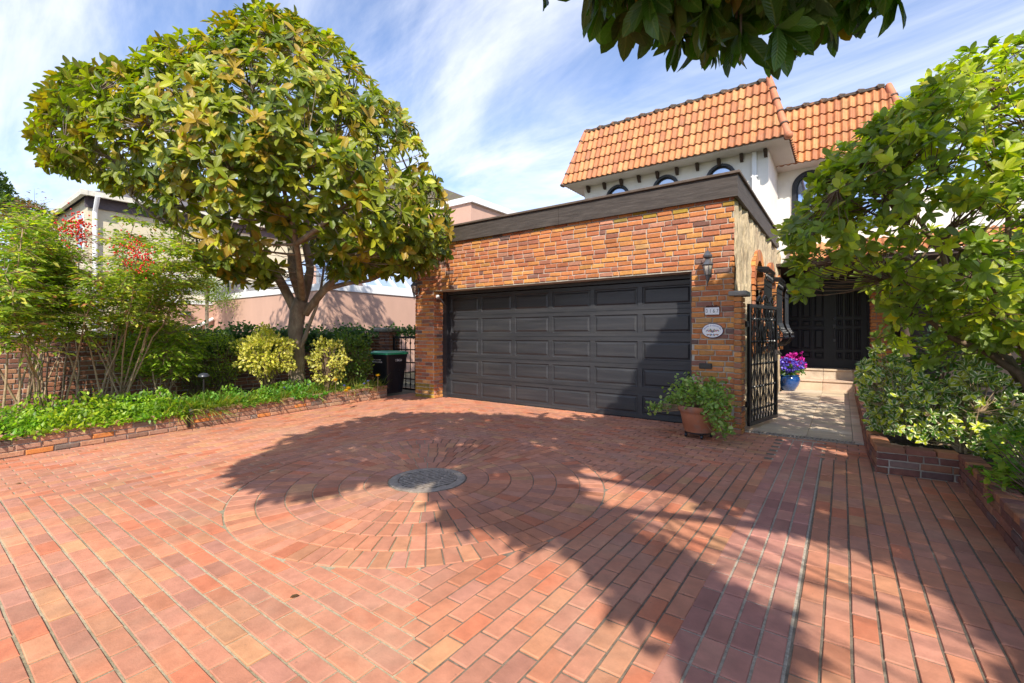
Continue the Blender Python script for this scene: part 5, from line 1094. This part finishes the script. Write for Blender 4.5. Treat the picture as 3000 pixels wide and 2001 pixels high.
leaves('crown', M['leaf_rhodo'], T_MED, P, D, N, RNG.uniform(.07, .125, len(P)), C, t, wscale=1.15)

# -- variegated euonymus under it
t = thing('variegated_euonymus', 'white-edged green euonymus shrub beside the pale entry path', 'shrub', (.75, 5.9, .19))
VP = [(1962, 860), (1975, 810), (2010, 782), (2060, 795), (2095, 850), (2150, 870), (2190, 850), (2230, 815), (2300, 850), (2345, 890), (2400, 960), (2340, 1050), (2260, 1060), (2190, 1035), (2110, 1020), (2040, 1000), (1992, 990), (1968, 930)]
def zsh(x): return 4.75-.9*np.clip((x-1970)/380, 0, 1)
tips = []
while len(tips) < 470:
    x, y = RNG.uniform(1960, 2400), RNG.uniform(780, 1062)
    if inpoly(np.array(x), np.array(y), VP) and polydist(np.array(x), np.array(y), VP) > 9:
        if x > 2120 and random.random() < .45: continue
        tips.append(pd(x, y, zsh(x)+abs(RNG.normal(0, .22))))
tips = np.array(tips); bs = np.array([.95, 5.9, .15]); b = MB()
nodes = [bs+(tp_-bs)*.55+RNG.normal(0, .03, 3) for tp_ in tips[::16]]
for q in nodes: b.tube(bezier(bs+RNG.normal(0, .05, 3)*np.array([1, 1, 0]), (bs+q)/2+np.array([0, 0, .1]), q, 6), list(np.linspace(.012, .006, 6)), 5)
attach(tips, nodes, b, .004, .002, 4, sag=.05); b.build('stem', M['cane'], t)
A = unit(RNG.normal(0, .35, tips.shape)+np.array([-.05, -.55, .75])); P, D, N, I = rosettes(tips, A, 9, (40, 90), .3, .2)
leaves('foliage', M['leaf_variegated'], T_OVAL, P, D, N, RNG.uniform(.055, .085, len(P)), pal([(.09, .19, .03), (.55, .58, .04), (.14, .26, .03)], len(P), .2, p=[.35, .38, .27]), t)
# lower right leafy perennial
t = thing('mexican_orange', 'bright green finger-leaved shrub at the lower right planter edge', 'shrub', (1.2, 3.9, .19))
tips = np.array([pd(RNG.uniform(2270, 2500), RNG.uniform(985, 1170), RNG.uniform(3.0, 3.5)) for _ in range(200)]+[pd(RNG.uniform(2235, 2262), RNG.uniform(1092, 1112), 3.55) for _ in range(6)]); tips[:, 2] = np.maximum(tips[:, 2], .22)
b = MB(); attach(tips, [np.array([1.3, 3.8, .2]), np.array([1.1, 3.5, .2]), np.array([1.0, 3.2, .2]), np.array([1.15, 4.1, .2])], b, .006, .003, 4); b.build('stem', M['twig'], t)
P, D, N, I = rosettes(tips, RNG.normal(0, .3, tips.shape)+np.array([-.1, -.1, 1]), 8, (50, 95), .3, .2); leaves('foliage', M['leaf_small'], T_MED, P, D, N, RNG.uniform(.05, .085, len(P)), pal([(.10, .24, .02), (.2, .34, .03), (.28, .36, .04)], len(P), .2), t)
# dark undergrowth behind
for i, (x, y, r, h, lab) in enumerate([(2.2, 6.6, .8, 1.1, 'dark leafy laurel in deep shade under the rhododendron'), (2.5, 8.2, .8, 1.5, 'dark laurel bush behind the variegated shrub near the canopy'), (1.1, 8.9, .5, .9, 'low dark laurel beside the path near the porch pillar'), (2.9, 4.9, .7, 1.2, 'dark laurel bush at the far right against the fence')]):
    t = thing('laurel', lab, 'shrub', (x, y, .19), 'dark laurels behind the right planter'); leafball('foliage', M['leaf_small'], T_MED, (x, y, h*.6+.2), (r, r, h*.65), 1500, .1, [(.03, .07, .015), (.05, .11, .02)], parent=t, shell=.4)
    twigs('stem', M['twig'], (x, y, .15), [(x+random.uniform(-r, r)*.7, y+random.uniform(-r, r)*.7, random.uniform(.5, 1.2)*h) for _ in range(12)], .02, .006, t)

# ---------------------------------------------------------------- left bed planting
def bush(name, label, c, r, nl, L, cols, tm=T_SML, m='leaf_small', p=None, shell=.55, ws=1, group=None):
    t = thing(name, label, 'shrub', (c[0], c[1], .2), group); leafball('foliage', M[m], tm, c, r, nl, L, cols, p=p, parent=t, shell=shell, wscale=ws)
    twigs('stem', M['twig'], (c[0], c[1], .18), [(c[0]+random.uniform(-1, 1)*r[0]*.8, c[1]+random.uniform(-1, 1)*r[1]*.8, c[2]+random.uniform(-.4, .8)*r[2]) for _ in range(26)], .012, .003, t); return t
def at(x, y, d): return tuple(pd(x, y, d))
c = at(505, 820, 8.0); bush('azalea', 'rounded fine-leaved green azalea left of the golden shrub', c, (.62, .6, .46), 6500, .038, [(.20, .28, .02), (.28, .35, .03), (.13, .19, .02)], shell=.5)
c = at(450, 850, 7.8); bush('boxwood', 'loose twiggy green shrub behind the mushroom garden light', c, (.42, .4, .42), 3000, .034, [(.14, .20, .02), (.08, .14, .02)], shell=.3)
c = at(610, 812, 7.75); bush('golden_euonymus', 'bright yellow variegated euonymus left of the magnolia trunk', c, (.44, .42, .42), 3600, .06, [(.44, .42, .04), (.52, .47, .06), (.28, .32, .03)], T_OVAL, 'leaf_gold', group=None)
c = at(752, 828, 8.2); bush('golden_euonymus', 'sparser yellow variegated euonymus right of the magnolia trunk', c, (.34, .34, .38), 1700, .055, [(.38, .38, .04), (.46, .42, .06), (.22, .25, .03)], T_OVAL, 'leaf_gold')
c = at(805, 820, 9.0); bush('camellia', 'dark green upright shrub between golden shrub and bin', c, (.42, .42, .55), 3300, .055, [(.07, .13, .02), (.12, .19, .03)], T_OVAL, shell=.4)
# nandina: canes with feathery sprays
def nandina(label, base, canes, spread, top, n, cols, p=None, berries=(), L=.072, name='nandina'):
    t = thing(name, label, 'shrub', (*base, .2)); b = MB(); tops = []
    for i in range(canes):
        a = RNG.uniform(0, 6.3); rr_ = math.sqrt(RNG.random()); e = np.array([base[0]+spread[0]*rr_*math.cos(a), base[1]+spread[1]*rr_*math.sin(a), top*RNG.uniform(.75, 1)*(1-.25*rr_)]); s0 = np.array([base[0]+RNG.normal(0, .12), base[1]+RNG.normal(0, .16), .15])
        m_ = (s0*.6+e*.4); m_[2] = e[2]*.55; pts = bezier(s0, m_, e, 9); pts = [q+RNG.normal(0, .012, 3) for q in pts]; b.tube(pts, list(np.linspace(.014, .005, 9)), 6); tops += pts[5:]
    tops = np.array(tops); src = tops[RNG.integers(0, len(tops), n)]; dr_ = unit(RNG.normal(0, 1, (n, 3))*np.array([1, 1, .35])+np.array([0, 0, .35])); ln = RNG.uniform(.15, .45, n); PP = []; DD = []; NN_ = []
    for s_, d_, l_ in zip(src, dr_, ln):
        e = s_+d_*l_+np.array([0, 0, -.06]); side = unit(np.cross(d_, (0, 0, 1))); b.tube([s_, s_+d_*l_*.5+np.array([0, 0, .02]), e], [.003, .002, .001], 3, cap=False)
        for k in range(11):
            f = .3+.7*(k//2)/5; q = s_+(e-s_)*f; sg = 1 if k % 2 else -1; dd = d_*.6+side*sg*RNG.uniform(.5, 1)+RNG.normal(0, .2, 3); q = q+side*sg*RNG.uniform(0, .08); dd[2] -= .2; PP.append(q); DD.append(dd); NN_.append(np.array([0, 0, 1])+RNG.normal(0, .35, 3))
    if len(berries): attach(np.array(berries), tops, b, .006, .003, 5)
    b.build('cane', M['cane'], t, smooth=True); k = len(PP); leaves('foliage', M['leaf_small'], T_SML, PP, DD, NN_, L*RNG.uniform(.7, 1.3, k), pal(cols, k, .2, p=p), t, wscale=.85)
    for bc in berries:
        q = MB(); c0 = np.array(bc)
        for _ in range(90):
            d_ = RNG.normal(0, 1, 3)*np.array([.07, .07, .10]); q.lathe([(0, -.011), (.009, -.006), (.009, .006), (0, .011)], c0+d_, 5, col=(1, 1, 1))
        q.build('berry_cluster', M.get('berry') or mat('berry', (.55, .02, .01), .3, bump=0), t, smooth=True)
    return t
NC = [(.25, .34, .045), (.16, .25, .035), (.44, .48, .07), (.58, .54, .09), (.36, .14, .07)]
nandina('tall heavenly bamboo with red berry clusters in front of the cream house', (-8.15, 1.9), 15, (1.0, .95), 3.3, 1250, NC, [.3, .3, .22, .14, .04], berries=[at(298, 575, 5.6), at(325, 596, 5.6), at(180, 528, 5.4), at(172, 520, 5.4)])
nandina('dense bright green heavenly bamboo beside the azalea', (-8.55, 2.55), 9, (.7, .5), 1.65, 600, [(.20, .33, .035), (.28, .42, .04), (.44, .52, .06)])
nandina('leafy heavenly bamboo at the far left edge of the bed', (-7.9, .95), 12, (.9, .8), 3.0, 1100, NC, [.35, .35, .15, .11, .04])
nandina('purple-red leaved shrub behind the heavenly bamboo at the left', (-9.1, 1.35), 10, (.6, .8), 3.3, 700, [(.16, .05, .06), (.22, .08, .08)], L=.045, name='japanese_maple')
# clipped conifer at the far left edge
t = thing('conifer', 'dark dense conifer at the left edge beyond the wall', 'tree', tuple(np.array(at(-10, 760, 12))*np.array([1, 1, 0])))
cc = np.array(at(-20, 560, 12)); b = MB(); b.tube([(cc[0], cc[1], 0), (cc[0], cc[1], 4.5)], [.16, .05], 8); b.build('trunk', M['bark'], t)
leafball('crown', M['leaf_small'], T_SML, (cc[0], cc[1], 3.2), (1.1, 1.1, 2.3), 14000, .10, [(.04, .08, .02), (.08, .13, .02), (.12, .17, .03)], parent=t, shell=.75, ws=.6) if False else leafball('crown', M['leaf_small'], T_SML, (cc[0], cc[1], 3.2), (1.0, 1.0, 2.5), 24000, .11, [(.04, .08, .02), (.08, .13, .02), (.12, .17, .03)], parent=t, shell=.75)
c = at(590, 620, 21); t = thing('conical_cypress', 'small clipped light-green cypress behind the deck railing', 'tree', (c[0], c[1], 2.6))
c = at(475, 650, 16.5); t['label'] = 'small clipped light-green cloud-pruned conifer behind the deck railing'; t.location = (c[0], c[1], 0); WL[t.name] = Vector((c[0], c[1], 0))
b = MB(); b.tube([(c[0], c[1], 0), (c[0], c[1], 4.2)], [.08, .04], 8); b.build('trunk', M['bark'], t)
P = np.concatenate([np.array((c[0]+dx, c[1]+dy, z))+RNG.normal(0, .5, (900, 3))*np.array([r, r, r*.6]) for dx, dy, z, r in ((0, 0, 4.3, .35), (.3, .2, 3.9, .4), (-.35, 0, 3.7, .4), (.1, 0, 3.1, .6), (.2, .2, 2.6, .7))]); leaves('crown', M['leaf_small'], T_SML, P, RNG.normal(0, 1, P.shape), RNG.normal(0, 1, P.shape)+np.array([0, 0, .5]), .08, pal([(.14, .2, .04), (.2, .26, .05)], len(P)), t)
# ivy along the wall
n = 6500; yy = RNG.uniform(2.2, 7.0, n); P = np.c_[BWX+RNG.normal(.0, .13, n), yy, 1.30+RNG.normal(0, .09, n)+.05*np.sin(yy*5)]; fall = RNG.random(n) < .45; P[fall, 0] = BWX+.08+RNG.random(fall.sum())*.06; P[fall, 2] = 1.28-RNG.random(fall.sum())**1.7*.35
n2 = 900; xx = RNG.uniform(-9.5, -7.3, n2); P = np.r_[P, np.c_[xx, 7.1+RNG.normal(0, .1, n2), 1.34+RNG.normal(0, .07, n2)]]; n = len(P)
o = leaves('ivy', M['leaf_small'], T_IVY, P, RNG.normal(0, .6, (n, 3))+np.array([.3, 0, -.3]), RNG.normal(0, .35, (n, 3))+np.array([.7, -.2, .7]), RNG.uniform(.05, .085, n), pal([(.035, .09, .02), (.06, .13, .03), (.09, .17, .04)], n), loc=(BWX, 4, 1.2)); tag(o, 'dark green ivy spilling over the top of the old brick wall', 'ivy', kind='stuff')
# ground cover
def gcover(name, label, y0, y1, n, L, cols, tm=T_SML, h=.18, dmin=-.06, dmax=.7, kind='stuff', fall=.12, cat='ground cover'):
    yy = RNG.uniform(y0, y1, n); s_ = RNG.random(n)**1.3; off = dmin+(dmax-dmin)*s_; cl = .5+.5*np.sin(yy*7.3)*np.sin(off*9+yy*2); z = .22+h*RNG.random(n)*(.35+.65*cl)*np.clip((off-dmin)*6, .1, 1); z = np.where(off < .0, .22-(.0-off)*2.0*RNG.random(n)*fall*10, z)
    P = np.c_[leftx(yy)-off+.02, yy, z]; nz = np.array([mno.noise(Vector((q[1]*2.2, q[0]*3.0, 1.0))) for q in P]); kp = nz > -.30; P = P[kp]; nz = nz[kp]; n = len(P); P[:, 2] = .2+(P[:, 2]-.2)*(1+.8*nz); tint = np.clip(np.c_[1+.9*nz, 1+.25*nz, 1+0*nz], .5, 1.8); D = RNG.normal(0, .6, (n, 3))+np.array([.25, 0, .55]); o = leaves(name, M['leaf_small'], tm, P, D, RNG.normal(0, .4, (n, 3))+np.array([.2, -.1, .9]), L*RNG.uniform(.5, 1.3, n), pal(cols, n, .2)*tint, loc=(leftx((y0+y1)/2), (y0+y1)/2, .2)); tag(o, label, cat, kind=kind); return o
gcover('campanula', 'bright green ground cover spilling over the near part of the planter', -1.5, 2.4, 10500, .062, [(.22, .36, .02), (.34, .46, .03), (.14, .26, .02)], h=.34, dmax=.85, fall=.03, dmin=-.03)
gcover('low_herbs', 'fresh green low leaves in the middle of the planter', 2.3, 4.6, 6500, .05, [(.12, .30, .03), (.20, .38, .05), (.10, .20, .02)], T_OVAL, h=.24, dmax=.6, fall=.02, dmin=-.02)
gcover('sparse_herbs', 'scattered low green leaves near the planter end by the bin', 4.6, 5.95, 3200, .045, [(.10, .20, .03), (.18, .28, .05)], T_OVAL, h=.14, dmax=.8, dmin=.02)
n = 1900; yy = np.concatenate([RNG.normal(2.55, .25, 700), RNG.uniform(2.2, 6.0, 1200)]); P = np.c_[leftx(yy)-RNG.uniform(-.03, .45, n), yy, np.full(n, .21)]; o = leaves('grass_tufts', M['leaf_small'], T_BLADE, P, RNG.normal(0, .45, (n, 3))+np.array([.25, 0, .9]), RNG.normal(0, .3, (n, 3))+np.array([-.5, 0, .8]), RNG.uniform(.1, .3, n), pal([(.14, .24, .04), (.24, .32, .06), (.35, .33, .12)], n), loc=(-7.3, 3.5, .2)); tag(o, 'thin grassy blades drooping over the planter bricks', 'grass', kind='stuff')
n = 2500; P = np.c_[RNG.uniform(-9.4, -7.3, n), RNG.uniform(-2, 6, n), np.full(n, .205)]; o = leaves('leaf_litter', M['leaf_small'], T_OVAL, P, RNG.normal(0, 1, (n, 3))*np.array([1, 1, .1]), np.array([0, 0, 1])+RNG.normal(0, .2, (n, 3)), RNG.uniform(.03, .08, n), pal([(.12, .08, .04), (.18, .12, .05), (.08, .1, .03)], n), loc=(-8, 3, .2)); tag(o, 'brown fallen leaves on the soil of the left bed', 'leaf litter', kind='stuff')
n = 34; q = RNG.uniform(0, 1, (n, 2)); P = np.c_[leftx(0)+.1+q[:, 0]**2*6.5, -.5+q[:, 1]*6.6, np.full(n, .006)]; o = leaves('fallen_leaves', M['leaf_small'], T_OVAL, P, RNG.normal(0, 1, (n, 3))*np.array([1, 1, .02]), np.array([0, 0, 1])+RNG.normal(0, .1, (n, 3)), RNG.uniform(.02, .05, n), pal([(.22, .13, .06), (.12, .08, .04), (.3, .25, .08)], n), loc=(-4, 3, 0)); tag(o, 'a few small dry leaves scattered over the brick driveway', 'fallen leaves', kind='stuff')
# small flowers
def flower(name, label, x, y, z, r, col, group, h=.16):
    t = thing(name, label, 'flower', (x, y, .2), group); b = MB(); z = max(.26, z-.05); b.tube([(x, y, .18), (x+.01, y, z)], .004, 5); b.build('stem', M['leaf_small'] if False else M['twig'], t)
    n = 14; a = np.linspace(0, 4*np.pi, n+1)[:-1]; D = np.c_[np.cos(a), np.sin(a), np.where(np.arange(n) < 7, .6, 1.8)+RNG.normal(0, .15, n)]; leaves('petals', M['petal'], T_OVAL, np.repeat([[x, y, z]], n, 0), D, np.array([[0, 0, 1.]]*n), r, np.array(col), t, wscale=1.5)
fl = [(770, 868, 7.9), (800, 887, 7.75), (795, 893, 7.7), (867, 858, 8.6)]
for (x, y, d), lab in zip(fl, ['single yellow tulip standing before the sparser golden shrub', 'larger yellow pansy at the planter rim below the golden shrub', 'second yellow pansy touching the larger one at the planter rim', 'small yellow flower nearest the bin']):
    q = at(x, y, d); flower('yellow_flower', lab, q[0], q[1], q[2], .055, (.75, .5, .01), 'yellow flowers in the planter')
for i, (x, y, d) in enumerate([(652, 885, 7.7), (790, 880, 8.0), (836, 876, 8.4), (708, 878, 8.0), (565, 905, 7.6), (610, 900, 7.6), (845, 870, 8.5)]):
    q = at(x, y, d); flower('bluebell', ['blue-violet bell flower just left of the magnolia trunk base', 'blue-violet bell flower under the sparser golden shrub', 'blue-violet bell flower between the yellow pansies and the bin', 'blue-violet bell flower right of the magnolia trunk base', 'leftmost blue-violet bell flower in front of the azalea', 'blue-violet bell flower below the bright golden shrub', 'blue-violet bell flower nearest the green-lidded bin'][i], q[0], q[1], q[2], .032, (.16, .2, .55), 'bluebells in the planter')
